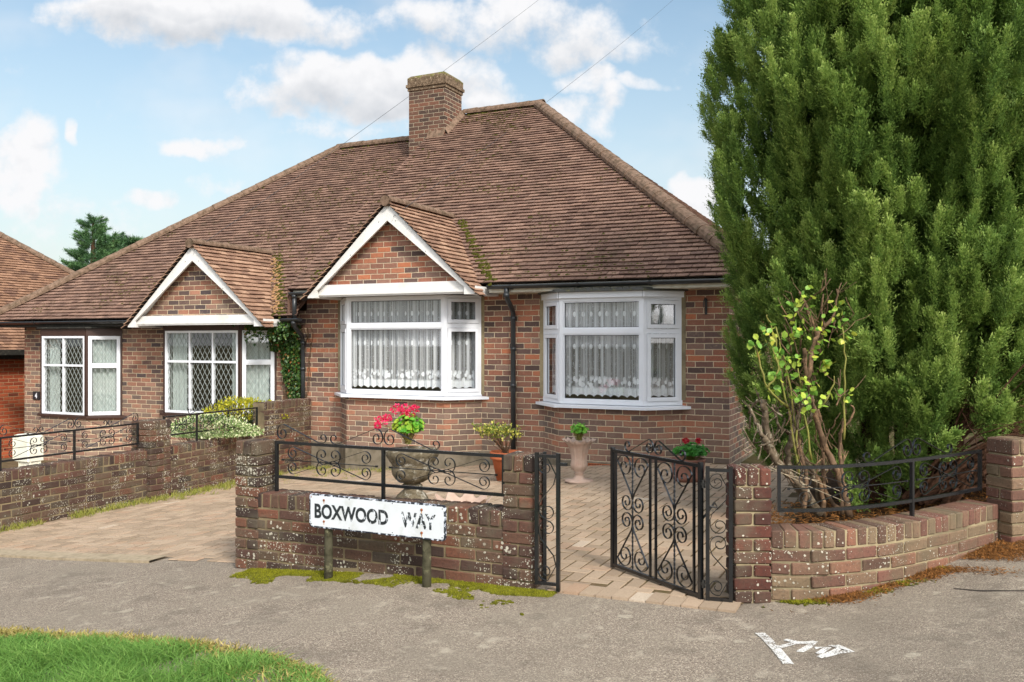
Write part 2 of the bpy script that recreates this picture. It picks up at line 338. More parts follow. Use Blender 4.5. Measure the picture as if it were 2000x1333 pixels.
# paving blocks
b = B('paving_block'); p = b.pos(); r = b.attr('rnd'); nf = b.noise(p, 90, 4, .7)
c = b.ramp(r, [(0, C('8f7d69')), (.4, C('9d8a75')), (.75, C('a9957f')), (.97, C('a28871')), (1, C('b9aa97'))])
c = b.mix(b.ma('MULTIPLY', b.st(nf, .45, .7), .35), c, C('6f5d4c')); c = b.mix(b.ma('MULTIPLY', b.st(b.noise(p, .8, 4, .6), .5, .72), .5), c, C('8d7c66'))
c = b.mix(b.ma('MULTIPLY', b.st(b.noise(p, 5, 4, .7), .6, .75), .3), c, C('7b7648'))
M['paver'] = b.out(b.pbr(c, .93, b.bump(nf, .003), spec=.12))
M['joint'] = simple('joint_sand', C('6b5a45'), 1, .25, 14, .003, .05, dirt=C('4c4a28'), dirts=5)
M['earth'] = simple('earth', C('5a5238'), 1, .25, 3, .01, .05, dirt=C('3f4a22'), dirts=1.5)
LG = [(0, C('42662a')), (.4, C('66903e')), (.7, C('8bab58')), (.9, C('b0bd7c')), (1, C('c8b67c'))]
M['grass'] = leaf_mat('grass_blade', LG, .55, .35, .25)
M['straw'] = leaf_mat('dry_grass', [(0, C('6f6a2a')), (.5, C('a79a5c')), (1, C('c8b27a'))], .8, .2, .1)
M['needle'] = leaf_mat('brown_needles', [(0, C('4a3420')), (.5, C('74502e')), (.8, C('a06c3c')), (1, C('66592f'))], .9, .1, .05)
M['conifer'] = leaf_mat('conifer_leaf', [(0, C('6a5230')), (.04, C('42592b')), (.3, C('62803c')), (.5, C('809a4a')), (.75, C('a3b65f')), (1, C('c8d284'))], .6, .36, .2, .8)
M['conif_far'] = leaf_mat('far_conifer_leaf', [(0, C('35553a')), (.5, C('55774a')), (1, C('7c9a60'))], .6, .1, .2)
M['privet'] = leaf_mat('golden_leaf', [(0, C('5c6a14')), (.4, C('9a9c1e')), (1, C('d3c43c'))], .5, .25)
M['varieg'] = leaf_mat('cream_edged_leaf', [(0, C('48692f')), (.45, C('7f9a55')), (.6, C('d2d8a6')), (1, C('edeccb'))], .5, .2)
M['dkleaf'] = leaf_mat('dark_leaf', [(0, C('22401c')), (1, C('4c6f2c'))], .4, .15)
M['ivy'] = leaf_mat('ivy_leaf', [(0, C('1f3a1a')), (.55, C('3a5a28')), (.8, C('5c7434')), (.9, C('8a4a2c')), (1, C('7a6a3a'))], .4, .15)
M['ger'] = leaf_mat('geranium_leaf', [(0, C('3c7c1e')), (.5, C('62a52c')), (.8, C('a7b83c')), (1, C('d8bd48'))], .55, .3)
M['gerd'] = leaf_mat('green_geranium_leaf', [(0, C('2a6420')), (1, C('4e9636'))], .55, .3)
M['rose'] = leaf_mat('rose_leaf', [(0, C('548a38')), (.45, C('8ab348')), (.75, C('b8c750')), (1, C('dccb58'))], .4, .35)
M['petal'] = leaf_mat('pink_petal', [(0, C('c8103f')), (.5, C('ea2060')), (1, C('f45a86'))], .5, .3)
M['redpet'] = leaf_mat('red_petal', [(0, C('a81628')), (1, C('d83848'))], .5, .3)
b = B('white_spray'); p = b.pos(); a = b.st(b.ma('ADD', b.noise(p, 110, 3, .7), b.ma('MULTIPLY', b.noise(p, 14, 2), .5)), .56, .80)
d = b.pbr(C('cfccc6'), .8, spec=.2); tr = b.node('ShaderNodeBsdfTransparent'); M['spray'] = b.out(b.mixs(a, tr.outputs[0], d))
b = B('flaking_letter'); o_ = b.obj(); x = b.sep(o_)[0]; w = b.noise(b.vm('MULTIPLY', o_, (55, 55, 26)), 1., 4, .7, .5)
k = b.st(b.ma('ADD', w, b.ma('MULTIPLY', b.st(x, -.35, .45), .11)), .62, .66)
M['letter'] = b.out(b.pbr(b.mix(k, C('23282a'), C('d3d9df')), .5))
b = B('flaking_border'); w = b.noise(b.vm('MULTIPLY', b.obj(), (40, 40, 40)), 1., 4, .7)
M['border'] = b.out(b.pbr(b.mix(b.st(w, .52, .56), C('20242e'), C('c9d0da')), .5))

# ------------------------------------------------------------------ camera, light, sky
cam = bpy.data.cameras.new('camera'); co = bpy.data.objects.new('camera', cam); sc.collection.objects.link(co)
cam.sensor_width = 36; cam.lens = FPX/2000*36; co.location = (0, 0, EYE); co.rotation_euler = (PI/2, 0, 0); cam.clip_end = 2000; cam.clip_start = .05
cam.shift_y = 0.0
sc.camera = co
SUN = nrm((.36, -.75, .64)); SEL = math.asin(SUN[2]); SAZ = math.atan2(SUN[0], SUN[1])
sun = bpy.data.lights.new('sun', 'SUN'); sun.energy = 2.6; sun.angle = math.radians(11); sun.color = (1, .95, .87)
so = bpy.data.objects.new('sun', sun); sc.collection.objects.link(so); so.rotation_euler = Vector(tuple(SUN)).to_track_quat('Z', 'Y').to_euler()
wd = bpy.data.worlds.new('World'); sc.world = wd; wd.use_nodes = True; b = B('', wd)
sky = b.node('ShaderNodeTexSky', sky_type='NISHITA'); sky.sun_disc = False; sky.sun_elevation = SEL; sky.sun_rotation = SAZ; sky.air_density = 1.2; sky.dust_density = 1.5; sky.ozone_density = 1.6
gen = b.node('ShaderNodeTexCoord').outputs['Generated']; dirv = b.vm('NORMALIZE', gen)
dx, dy, dz = b.sep(dirv)
# cloud bank placed by bearing (x/y) and height (z/y) in the sky; elsewhere a general field of cumulus
ydir = b.ma('MAXIMUM', dy, .12); gx = b.ma('DIVIDE', dx, ydir); gz = b.ma('DIVIDE', dz, ydir)
warp = b.noise(b.comb(gx, gz, 0), 4.5, 4, .6, col=True); wx, wz, wy = b.sep(warp)
qx = b.ma('ADD', gx, b.ma('MULTIPLY_ADD', wx, .20, -.10)); qz = b.ma('ADD', gz, b.ma('MULTIPLY_ADD', wz, .16, -.08))
blobs = [(400, 40, 230, 62, 1.1), (560, 60, 150, 40, .8), (700, 185, 190, 62, 1.25), (860, 150, 110, 62, 1.1), (590, 205, 120, 40, 1.), (960, 40, 220, 60, .8), (1130, 60, 110, 60, .8), (940, 210, 110, 48, .7),
         (1190, 220, 40, 60, .95), (1130, 225, 60, 45, .8), (1160, 155, 50, 26, .8), (1245, 160, 40, 16, .7), (405, 285, 80, 24, .95), (300, 393, 75, 28, .95), (15, 330, 60, 75, .95), (122, 285, 22, 22, .9), (1375, 385, 60, 38, 1.2), (450, 350, 60, 18, .5), (330, 20, 150, 30, .6), (700, 270, 160, 25, .45), (100, 450, 260, 60, .42)]
cov = None; shade = None; qv = b.comb(qx, qz, 0)
for (px, py, rx, rz, am) in blobs:
    cx_, cz_ = (px-1000)/FPX, (HY-py)/FPX; n_ = b.node('ShaderNodeVectorMath', operation='MULTIPLY_ADD'); b.put(n_.inputs[0], qv)
    rx *= 1.12; rz *= 1.15; n_.inputs[1].default_value = (FPX/rx, FPX/rz, 0); n_.inputs[2].default_value = (-cx_*FPX/rx, -cz_*FPX/rz, 0); d2 = b.vm('DOT_PRODUCT', n_.outputs[0], n_.outputs[0])
    e = b.st(d2, 1.9, .0, 0, am); cov = e if cov is None else b.ma('MAXIMUM', cov, e)
    if rx > 90:
        sh = b.ma('MULTIPLY', e, b.st(b.sep(n_.outputs[0])[1], .35, -.95)); shade = sh if shade is None else b.ma('MAXIMUM', shade, sh)
fine = b.noise(b.comb(gx, gz, 2.), 14, 5, .62); fine2 = b.noise(b.comb(gx, b.ma('ADD', gz, .02), 2.), 14, 3, .62)
cm = b.st(b.ma('ADD', cov, b.ma('MULTIPLY_ADD', fine, 2.4, -1.2)), .20, 1.0)
thin = b.ma('MULTIPLY', b.st(b.noise(b.comb(b.ma('MULTIPLY', gx, .6), gz, 5.), 6, 4, .6), .45, .75), .38)
front = b.st(dy, .12, .3)
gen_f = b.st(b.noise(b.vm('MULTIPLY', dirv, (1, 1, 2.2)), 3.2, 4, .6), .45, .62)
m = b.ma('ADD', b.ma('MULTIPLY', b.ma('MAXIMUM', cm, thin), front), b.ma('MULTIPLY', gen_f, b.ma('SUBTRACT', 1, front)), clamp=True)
relief = b.ma('MULTIPLY', b.ma('SUBTRACT', fine2, fine), 1.6)
grey = b.ma('ADD', b.ma('MULTIPLY', shade, .85), relief, clamp=True)
K = dict(cb=(.60, .60, .61, 1), cs=(.39, .41, .44, 1))
cc = b.mix(grey, K['cb'], K['cs'])
fill_glow = b.st(b.vm('DOT_PRODUCT', dirv, tuple(SUN)), -.25, 1.0, 1.0, 4.6); cc = b.vm('SCALE', cc, None, fill_glow)  # clouds brightened towards the sun, behind the camera, as added fill light
skc = b.mix(1., b.vm('SCALE', sky.outputs[0], None, .105), (1.12, 1.12, 1.02, 1), 'MULTIPLY')
hz = b.st(dz, .0, .42, 1, 0)
skc = b.mix(b.ma('MULTIPLY', hz, .68), skc, (.44, .475, .51, 1))
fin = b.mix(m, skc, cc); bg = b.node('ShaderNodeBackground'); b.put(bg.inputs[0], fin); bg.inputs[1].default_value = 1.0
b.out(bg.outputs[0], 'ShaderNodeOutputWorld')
sc.view_settings.view_transform = 'Standard'; sc.view_settings.look = 'None'; sc.view_settings.exposure = 0.68; sc.view_settings.gamma = 1
wd.cycles.sampling_method = 'MANUAL'; wd.cycles.sample_map_resolution = 512
sc.cycles.max_bounces = 6; sc.cycles.diffuse_bounces = 3; sc.cycles.glossy_bounces = 3; sc.cycles.transmission_bounces = 3; sc.cycles.transparent_max_bounces = 16; sc.cycles.use_denoising = True

# ------------------------------------------------------------------ ground
def sheet(name, u0, u1, v0, v1, dz, mat, du=.25, dv=4.):
    mb = MB(); us = np.unique(np.concatenate([np.arange(u0, u1, du), [u1], [q for q in HU if u0 < q < u1]])); vs = np.unique(np.concatenate([np.arange(v0, v1, dv), [v1]]))
    V = [W(u, v, float(hu(u))+dz) for u in us for v in vs]; n = len(vs)
    mb.add(V, [(i*n+j, i*n+n+j, i*n+n+j+1, i*n+j+1) for i in range(len(us)-1) for j in range(n-1)], 0.5)
    return tag(mb.build(name, mat), kind='structure')
sheet('ground', -400, 400, -400, 900, -.06, M['earth'], 4, 50)
mb = MB()
for (u0, u1, v0, v1) in ((-16, 1.3, -18, -5.4), (1.3, 12, -18, 1)):
    us = np.unique(np.concatenate([np.arange(u0, u1, .2), [u1], [q for q in HU if u0 < q < u1]]))
    for a, q in zip(us[:-1], us[1:]): mb.add([W(a, v0, hu(a)), W(q, v0, hu(q)), W(q, v1, hu(q)), W(a, v1, hu(a))], [(0,1,2,3)], .5)
tag(mb.build('pavement', M['asphalt']), kind='structure')

def herring(name, inside, zadd=.012):
    mb = MB(); w = .1; g = .0045
    for i in range(-110, 40):
        for j in range(-70, 8):
            k = (i-j) % 4
            if k == 0: a0, a1, b0, b1 = i, i+2, j, j+1
            elif k == 3: a0, a1, b0, b1 = i, i+1, j, j+2
            else: continue
            u0, u1, v0, v1 = a0*w+g, a1*w-g, b0*w+g, b1*w-g
            if not inside((u0+u1)/2, (v0+v1)/2): continue
            t = rng.normal(0, .0012, 4)+zadd; c = .005
            V = [W(u0, v0, hu(u0)+t[0]-.008), W(u1, v0, hu(u1)+t[1]-.008), W(u1, v1, hu(u1)+t[2]-.008), W(u0, v1, hu(u0)+t[3]-.008)]
            V += [W(u0+c, v0+c, hu(u0)+t[0]), W(u1-c, v0+c, hu(u1)+t[1]), W(u1-c, v1-c, hu(u1)+t[2]), W(u0+c, v1-c, hu(u0)+t[3])]
            mb.add(V, [(4,5,6,7), (0,1,5,4), (1,2,6,5), (2,3,7,6), (3,0,4,7)], random.random())
    return mb
def in_bed(x, y): return x > 1.60+max(0, y-5.2)*.34 and y < 10.2
mb = herring('driveway', lambda u, v: -6.34 < u < 3.2 and -5.86 < v < -.05 and not in_bed(*W(u, v)[:2]) and (u < 1.16 or W(u, v)[1] > 5.4) and (v > -5.74 or u < -2.4 or 0 < u < 1.2))
us = np.arange(-6.36, 3.4, .2)
for a, c_ in zip(us[:-1], us[1:]):
    v0 = (-5.9 if a > -.3 else -5.74) if a < 1.1 else -4.6
    mb.add([W(a, v0, hu(a)+.008), W(c_, v0, hu(c_)+.008), W(c_, 0, hu(c_)+.008), W(a, 0, hu(a)+.008)], [(0,1,2,3)], .5, 1)
for k in range(11):            # soldier edging at the gate
    u0 = -.0+k*.103; t = rng.normal(0, .002)
    mb.box(W(u0+.1, -6.06, hu(u0)-.05), np.subtract(W(u0+.197, -6.06), W(u0+.1, -6.06)), np.subtract(W(u0+.1, -5.87), W(u0+.1, -6.06)), (0, 0, .066+t), random.random())
tag(mb.build('driveway', [M['paver'], M['joint']]), kind='structure')
mb = MB(); mb.hbox(-6.36, -3.6, -6.0, -5.9, -.6, 0)   # concrete edging follows the slope
mb = MB()
for a in np.arange(-6.36, -3.5, .22):
    q = a+.22; z0, z1 = float(hu(a))+.02, float(hu(q))+.02
    mb.add([W(a, -6.0, z0-.1), W(q, -6.0, z1-.1), W(q, -6.0, z1), W(a, -6.0, z0), W(q, -5.81, z1), W(a, -5.81, z0)], [(0,1,2,3), (3,2,4,5)], .5)
tag(mb.build('kerb', M['concrete']), kind='structure')
mb = herring('forecourt', lambda u, v: -10.6 < u < -6.62 and -6.2 < v < -.05)
for a in np.arange(-14, -6.6, .2):
    mb.add([W(a, -6.4, hu(a)+.008), W(a+.2, -6.4, hu(a+.2)+.008), W(a+.2, 0, hu(a+.2)+.008), W(a, 0, hu(a)+.008)], [(0,1,2,3)], .5, 1)
tag(mb.build('forecourt', [M['paver'], M['joint']]), kind='structure')
mb = MB()   # planting bed soil, gently mounded behind the curved wall
nx, ny = 22, 26
for_v = []
for i in range(nx):
    for j in range(ny):
        y = 5.18+j*.2; x = 1.62+max(0, y-5.2)*.34+i*.2; y += max(0, (x-2.0-(y-5.2)*.34))*.62; e = min(1, i/3., (ny-1-j)/4.+.01, )
        for_v.append((x, y, gh(x, y)+.0+.15*e+.02*math.sin(x*9)*math.cos(y*7)))
mb.add(for_v, [(i*ny+j, i*ny+ny+j, i*ny+ny+j+1, i*ny+j+1) for i in range(nx-1) for j in range(ny-1)], .5)
tag(mb.build('planting_bed', M['soil'], smooth=True), kind='structure')
# pavement crack
mb = MB(); P = [(2.47, 4.93), (2.55, 4.80), (2.63, 4.74), (2.78, 4.64), (2.86, 4.62), (3.0, 4.50), (3.2, 4.46)]
V = []
for i, (x, y) in enumerate(P): w_ = .006+.004*(i % 2); V += [(x, y-w_, gh(x, y)+.004), (x+.004, y+w_, gh(x, y)+.004)]
mb.add(V, [(2*i, 2*i+2, 2*i+3, 2*i+1) for i in range(len(P)-1)], .5)
tag(mb.build('pavement_crack', M['under']), kind='structure')
# ------------------------------------------------------------------ houses
def wq(mb, u0, v0, u1, v1, z0, z1, s0=0., mat=0):      # vertical brick quad with metre UVs
    L = math.hypot(u1-u0, v1-v0)
    mb.add([W(u0, v0, z0), W(u1, v1, z0), W(u1, v1, z1), W(u0, v0, z1)], [(0,1,2,3)], .5, mat, [[(s0, z0), (s0+L, z0), (s0+L, z1), (s0, z1)]])
def tiles(mb, O, e1, e2, poly, n, gauge=.1, wid=.165, mat=0, tilt=.028, seed=0):
    """plain tiles on the plane O + s*e1 + t*e2, clipped to the convex polygon poly (s,t)"""
    R = random.Random(seed); O, e1, e2, n = [np.asarray(q, float) for q in (O, e1, e2, n)]
    area = sum(poly[i][0]*poly[(i+1) % len(poly)][1]-poly[(i+1) % len(poly)][0]*poly[i][1] for i in range(len(poly)))
    if area < 0: poly = poly[::-1]
    E_ = []
    for i in range(len(poly)):
        a, c = poly[i], poly[(i+1) % len(poly)]; E_.append((a, (c[0]-a[0], c[1]-a[1])))
    s0 = min(p[0] for p in poly); s1 = max(p[0] for p in poly); t1 = max(p[1] for p in poly); t0 = min(p[1] for p in poly)
    mb.add([O+e1*p[0]+e2*p[1]+n*.002 for p in poly], [tuple(range(len(poly)))], 0, 1)
    row = 0; t = t0-.012
    while t < t1:
        sag = .004*math.sin(row*.7)
        s = s0-wid*(row % 2)*.5-R.random()*.02
        while s < s1:
            g = .0030+R.random()*.0015; a, c = s+g, s+wid-g; jt = R.uniform(-.005, .005); lo = tilt+R.uniform(-.003, .004); rot = R.uniform(-.003, .003)
            P = [(a, t+jt+rot), (c, t+jt-rot), (c, t+gauge+.02), (a, t+gauge+.02)]
            for (q, d) in E_:
                out = []
                for i in range(len(P)):
                    A, Bq = P[i], P[(i+1) % len(P)]
                    da = d[0]*(A[1]-q[1])-d[1]*(A[0]-q[0]); db = d[0]*(Bq[1]-q[1])-d[1]*(Bq[0]-q[0])
                    if da >= 0: out.append(A)
                    if (da >= 0) != (db >= 0): k = da/(da-db); out.append((A[0]+k*(Bq[0]-A[0]), A[1]+k*(Bq[1]-A[1])))
                P = out
                if len(P) < 3: break
            s += wid
            if len(P) < 3: continue
            tr = R.uniform(-.003, .003); m = len(P)
            top = [O+e1*x+e2*y+n*(.004+lo*(1-(y-t)/(gauge+.02))+tr*(x-a)/wid+.004*(1-((x-a)/wid*2-1)**2)) for x, y in P]
            bot = [q-n*.013 for q in top]
            F = [tuple(range(m))]+[(i, i+m, (i+1) % m+m, (i+1) % m) for i in range(m)]
            mb.add(top+bot, F, R.random(), mat)
        t += gauge; row += 1
def ridge_run(mb, A, Bp, r=.105, seg=.32, lift=.0, seed=1):
    """overlapping half-round ridge tiles from A down to B"""
    R = random.Random(seed); A, Bp = np.asarray(A, float), np.asarray(Bp, float); L = np.linalg.norm(Bp-A); D = (Bp-A)/L
    X = np.cross(D, (0, 0, 1)); X /= np.linalg.norm(X); Z = np.cross(X, D); k = int(L/seg)+1; sg = L/k
    for i in range(k):
        p0 = A+D*sg*i; p1 = A+D*(sg*(i+1)+.02); rnd = R.random(); V = []; dj = R.uniform(-.006, .006)
        for p, rr in ((p0, r*.95), (p0+(p1-p0)*.5, r*.98), (p1, r*1.04), (p1, r*.86)):
            for j in range(9):
                a = PI*(-.08+1.16*j/8); V.append(p+X*(math.cos(a)*rr+dj)+Z*(math.sin(a)*rr*.82-r*.32+lift))
        mb.add(V, [(q*9+j, q*9+j+1, q*9+j+10, q*9+j+9) for q in range(3) for j in range(8)], rnd)
def moss_blobs(mb, pts, n, s0=.012, s1=.03, flat=.5):
    T = []; F = []
    for i in range(3):
        for j in range(6):
            a = 2*PI*j/6+i*.5; e = (0, .55, 1.0)[i]*PI/2; T.append((math.cos(a)*math.cos(e), math.sin(a)*math.cos(e), math.sin(e)*flat))
    F = [(i*6+j, i*6+(j+1) % 6, i*6+6+(j+1) % 6, i*6+6+j) for i in range(2) for j in range(6)]
    N = len(pts); S_ = rng.uniform(s0, s1, N)[:, None, None]*rng.uniform(.7, 1.4, (N, 1, 3)); n = nrm(n)
    Mx = frames(np.tile(nrm(np.cross(n, (1, .2, .1))), (N, 1)), np.tile(n, (N, 1)))
    # frames gives local Y = D; make local Z = n
    X = nrm(np.cross(n, (1, .2, .1))); Y = np.cross(n, X); A = rng.uniform(0, 2*PI, N)
    Mx = np.stack([np.cos(A)[:, None]*X+np.sin(A)[:, None]*Y, -np.sin(A)[:, None]*X+np.cos(A)[:, None]*Y, np.tile(n, (N, 1))], 2)*S_
    mb.inst(T, F, Mx, np.asarray(pts, float), rng.random(N))
def ZV(v, z0, tan, v0=-.42): return z0+(v-v0)*tan

def window_bay(house, uL, uR, p, a, z0, z1, zt, style, ground):
    """canted bay: three glazed sides; frame is the part, panes / sill / curtain are its sub-parts"""
    pts = [(uL, 0), (uL+a, -p), (uR-a, -p), (uR, 0)]
    fr = MB(); gl = []; cus = []; sill = MB(); lead = MB()
    white, brown, gas = 0, 1, 2
    def segbox(mb, A, D, N, s0, s1, za, zb, d0, d1, mat=0):
        o = np.array([A[0]+D[0]*s0+N[0]*d0, A[1]+D[1]*s0+N[1]*d0, za]); mb.box(o, (D[0]*(s1-s0), D[1]*(s1-s0), 0), (N[0]*(d1-d0), N[1]*(d1-d0), 0), (0, 0, zb-za), .5, mat)
    def lpane(A, D, N, s0, s1, za, zb, d):
        P = [np.array([A[0]+D[0]*s+N[0]*d, A[1]+D[1]*s+N[1]*d, z]) for s, z in ((s0, za), (s1, za), (s1, zb), (s0, zb))]
        t = -np.array([N[0], N[1], 0])*.004; m = MB(); m.add(P+[q+t for q in P], [(0,1,2,3)], .5); gl.append(m)
    allcur = 0
    for k in range(3):
        A = np.array(W(*pts[k]))[:2]; Bq = np.array(W(*pts[k+1]))[:2]; L = np.linalg.norm(Bq-A); D = (Bq-A)/L; N = np.array([D[1], -D[0]])
        if style == 'upvc':
            e = .045
            segbox(fr, A, D, N, .0, e, z0, z1, -.07, 0); segbox(fr, A, D, N, L-e, L, z0, z1, -.07, 0)
            segbox(fr, A, D, N, e, L-e, z0, z0+.05, -.07, -.001); segbox(fr, A, D, N, e, L-e, z1-.04, z1, -.07, -.001)
            segbox(fr, A, D, N, e, L-e, zt-.032, zt+.032, -.07, -.002)
            for za, zb in ((z0+.05, zt-.032), (zt+.032, z1-.04)):
                if k != 1:                              # opening casements stand proud of the frame
                    w = .052
                    for q in ((e+.004, e+w, za+.004, zb-.004), (L-e-w, L-e-.004, za+.004, zb-.004)): segbox(fr, A, D, N, *q, -.05, .012)
                    for q in ((e+w, L-e-w, za+.004, za+w), (e+w, L-e-w, zb-w, zb-.004)): segbox(fr, A, D, N, *q, -.05, .011)
                    g0, g1, ga, gb = e+w, L-e-w, za+w, zb-w; dd = -.012
                else:
                    w = .018
                    for q in ((e, e+w, za, zb), (L-e-w, L-e, za, zb)): segbox(fr, A, D, N, *q, -.05, -.012)
                    for q in ((e+w, L-e-w, za, za+w), (e+w, L-e-w, zb-w, zb)): segbox(fr, A, D, N, *q, -.05, -.013)
                    g0, g1, ga, gb = e+w, L-e-w, za+w, zb-w; dd = -.03
                for q in ((g0, g0+.006, ga, gb), (g1-.006, g1, ga, gb), (g0+.006, g1-.006, ga, ga+.006), (g0+.006, g1-.006, gb-.008, gb)): segbox(fr, A, D, N, *q, dd-.012, dd-.004, gas)
                lpane(A, D, N, g0, g1, ga, gb, dd-.008)
        else:
            e = .05; bt = .13                            # brown timber posts and head, white metal lights
            segbox(fr, A, D, N, 0, .03, z0, z1+bt, -.08, .012, brown); segbox(fr, A, D, N, L-.03, L, z0, z1+bt, -.08, .012, brown)
            segbox(fr, A, D, N, .03, L-.03, z1, z1+bt, -.08, .010, brown); segbox(fr, A, D, N, .03, L-.03, z0-.03, z0, -.08, .014, brown)
            w = .036; x0, x1 = .034, L-.034
            segbox(fr, A, D, N, x0, x0+w, z0, z1, -.06, .012); segbox(fr, A, D, N, x1-w, x1, z0, z1, -.06, .012)
            segbox(fr, A, D, N, x0+w, x1-w, z0, z0+w, -.06, .011); segbox(fr, A, D, N, x0+w, x1-w, z1-w, z1, -.06, .011)
            segbox(fr, A, D, N, x0+w, x1-w, zt-.018, zt+.018, -.06, .010)
            nl = 1 if k != 1 else (3 if L > 1.3 else 2)
            cw = (x1-x0-2*w)/nl
            for i in range(1, nl): segbox(fr, A, D, N, x0+w+cw*i-.013, x0+w+cw*i+.013, z0+w, z1-w, -.05, .008)
            for i in range(nl):
                g0, g1 = x0+w+cw*i+(.013 if i else 0), x0+w+cw*(i+1)-(.013 if i < nl-1 else 0)
                for za, zb in ((z0+w, zt-.018), (zt+.018, z1-w)):
                    ins = .022 if k != 1 else .0
                    if ins:
                        for q in ((g0, g0+ins, za, zb), (g1-ins, g1, za, zb)): segbox(fr, A, D, N, *q, -.05, .004)
                        for q in ((g0+ins, g1-ins, za, za+ins), (g0+ins, g1-ins, zb-ins, zb)): segbox(fr, A, D, N, *q, -.05, .003)
                        for q in ((g0+ins, g0+ins+.007, za+ins, zb-ins), (g1-ins-.007, g1-ins, za+ins, zb-ins)): segbox(fr, A, D, N, *q, -.03, -.004, gas)
                    lpane(A, D, N, g0+ins, g1-ins, za+ins, zb-ins, -.02)
                    # diamond leading
                    x_0, x_1, y0, y1 = g0+ins, g1-ins, za+ins, zb-ins; px_, py_ = .098, .158
                    for sg in (1, -1):
                        m_ = -int((y1-y0)/py_)-3
                        while m_ < (x_1-x_0)/px_+(y1-y0)/py_+3:
                            pts_ = []
                            # line: x = x_0 + m_*px + sg*(y-y0)*px/py
                            for y in (y0, y1):
                                x = x_0+m_*px_+sg*(y-y0)*px_/py_; pts_.append((x, y))
                            (xa, ya), (xb, yb) = pts_
                            def cl(xa, ya, xb, yb):
                                if max(xa, xb) <= x_0 or min(xa, xb) >= x_1: return None
                                for lim, side in ((x_0, 1), (x_1, -1)):
                                    if side*(xa-lim) < 0: t_ = (lim-xa)/(xb-xa); xa, ya = lim, ya+t_*(yb-ya)
                                    if side*(xb-lim) < 0: t_ = (lim-xb)/(xa-xb); xb, yb = lim, yb+t_*(ya-yb)
                                return xa, ya, xb, yb
                            q = cl(xa, ya, xb, yb)
                            if q:
                                Pq = [[A[0]+D[0]*x+N[0]*-.015, A[1]+D[1]*x+N[1]*-.015, y] for x, y in ((q[0], q[1]), (q[2], q[3]))]
                                if np.linalg.norm(np.subtract(*Pq)) > .01: lead.bar(Pq, (N[0], N[1], 0), .0065, .004, .5)
                            m_ += 1
        # curtains just inside
        def sheet_c(s0, s1, za, zb, d, amp, per, mat, seed, scal=0):
            R_ = random.Random(seed); n = max(8, int((s1-s0)/.008)); V = []; ph = R_.random()*6
            for zi in (za, (za*2+zb)/3, (za+zb*2)/3, zb):
                for i in range(n+1):
                    s = s0+(s1-s0)*i/n; dd = d+amp*(math.sin(2*PI*s/per+ph)+.6*math.sin(2*PI*s/(per*1.73)+ph*2)+.25*math.sin(2*PI*s/(per*.37)))
                    V.append((A[0]+D[0]*s+N[0]*dd, A[1]+D[1]*s+N[1]*dd, zi))
            F = []; U = []
            for r_ in range(3):
                for i in range(n):
                    F.append((r_*(n+1)+i, r_*(n+1)+i+1, (r_+1)*(n+1)+i+1, (r_+1)*(n+1)+i))
                    zz = (za, (za*2+zb)/3, (za+zb*2)/3, zb); sc_ = 1.35
                    ss = lambda i_: (s0+(s1-s0)*i_/n)*sc_+k*1.7+z0
                    U.append([(ss(i), zz[r_]-za), (ss(i+1), zz[r_]-za), (ss(i+1), zz[r_+1]-za), (ss(i), zz[r_+1]-za)])
            cu = MB(); cu.add(V, F, .5, 0, U); cus.append((cu, M['lace'] if mat == 0 else M['drape']))
        if style == 'upvc': sheet_c(-.03 if k else .0, L+.03, z0+.085, z1-.05, -.125, .016, .115, 0, k)
        else:
            if k == 2 or k == 0: sheet_c(.05, L-.04, z0+.03, z1-.02, -.12, .012, .09, 1, k+5)
            else:
                q = .24 if L < 1.3 else .33
                sheet_c(.05, .05+q, z0+.0, z1-.02, -.13, .02, .08, 1, 3); sheet_c(L-.05-q*.72, L-.05, z0, z1-.02, -.13, .02, .08, 1, 4)
    # sill
    o_ = .075 if style == 'upvc' else .04; th = .035; zs = z0-.001
    q0 = [(uL-.11, .0), (uL+a-.05, -p-o_), (uR-a+.05, -p-o_), (uR+.11, 0.0)]; q1 = [(uL+.02, .06), (uL+a+.05, -p+.08), (uR-a-.05, -p+.08), (uR-.02, .06)]
    V = [W(*q, zs-.014) for q in q0]+[W(*q, zs) for q in q1]+[W(*q, zs-.014-th) for q in q0]+[W(*q, zs-.05) for q in q1]
    F = []
    for i in range(3): F += [(i, i+1, i+5, i+4), (i, i+8, i+9, i+1), (i+8, i+12, i+13, i+9)]
    F += [(0, 4, 12, 8), (3, 11, 15, 7)]
    sill.add(V, F, .5)
    f = fr.build('bay_window', [M['upvc'], M['brownp'], M['gasket']], house)
    sill.build('sill', M['upvc'] if style == 'upvc' else M['brownp'], f)
    for m in gl: m.build('pane', M['glass'], f)
    for c_, cm in cus: c_.build('net_curtain' if style == 'upvc' else 'curtain', cm, f, smooth=True)
    if style != 'upvc': lead.build('leading', M['leading'], f)
    # room behind
    r = MB(); zf, zc = ground, z1+.15; u0, u1, vb = uL-.5, uR+.5, 3.2
    for P_ in ([(u0, .24), (u0, vb), (u1, vb), (u1, .24)],):
        V = [W(*q, zf) for q in P_]+[W(*q, zc) for q in P_]
        r.add(V, [(0,1,5,4), (1,2,6,5), (2,3,7,6), (0,3,2,1), (4,5,6,7)], .5)
    r.build('room_lining', M['room'], house)
    return pts

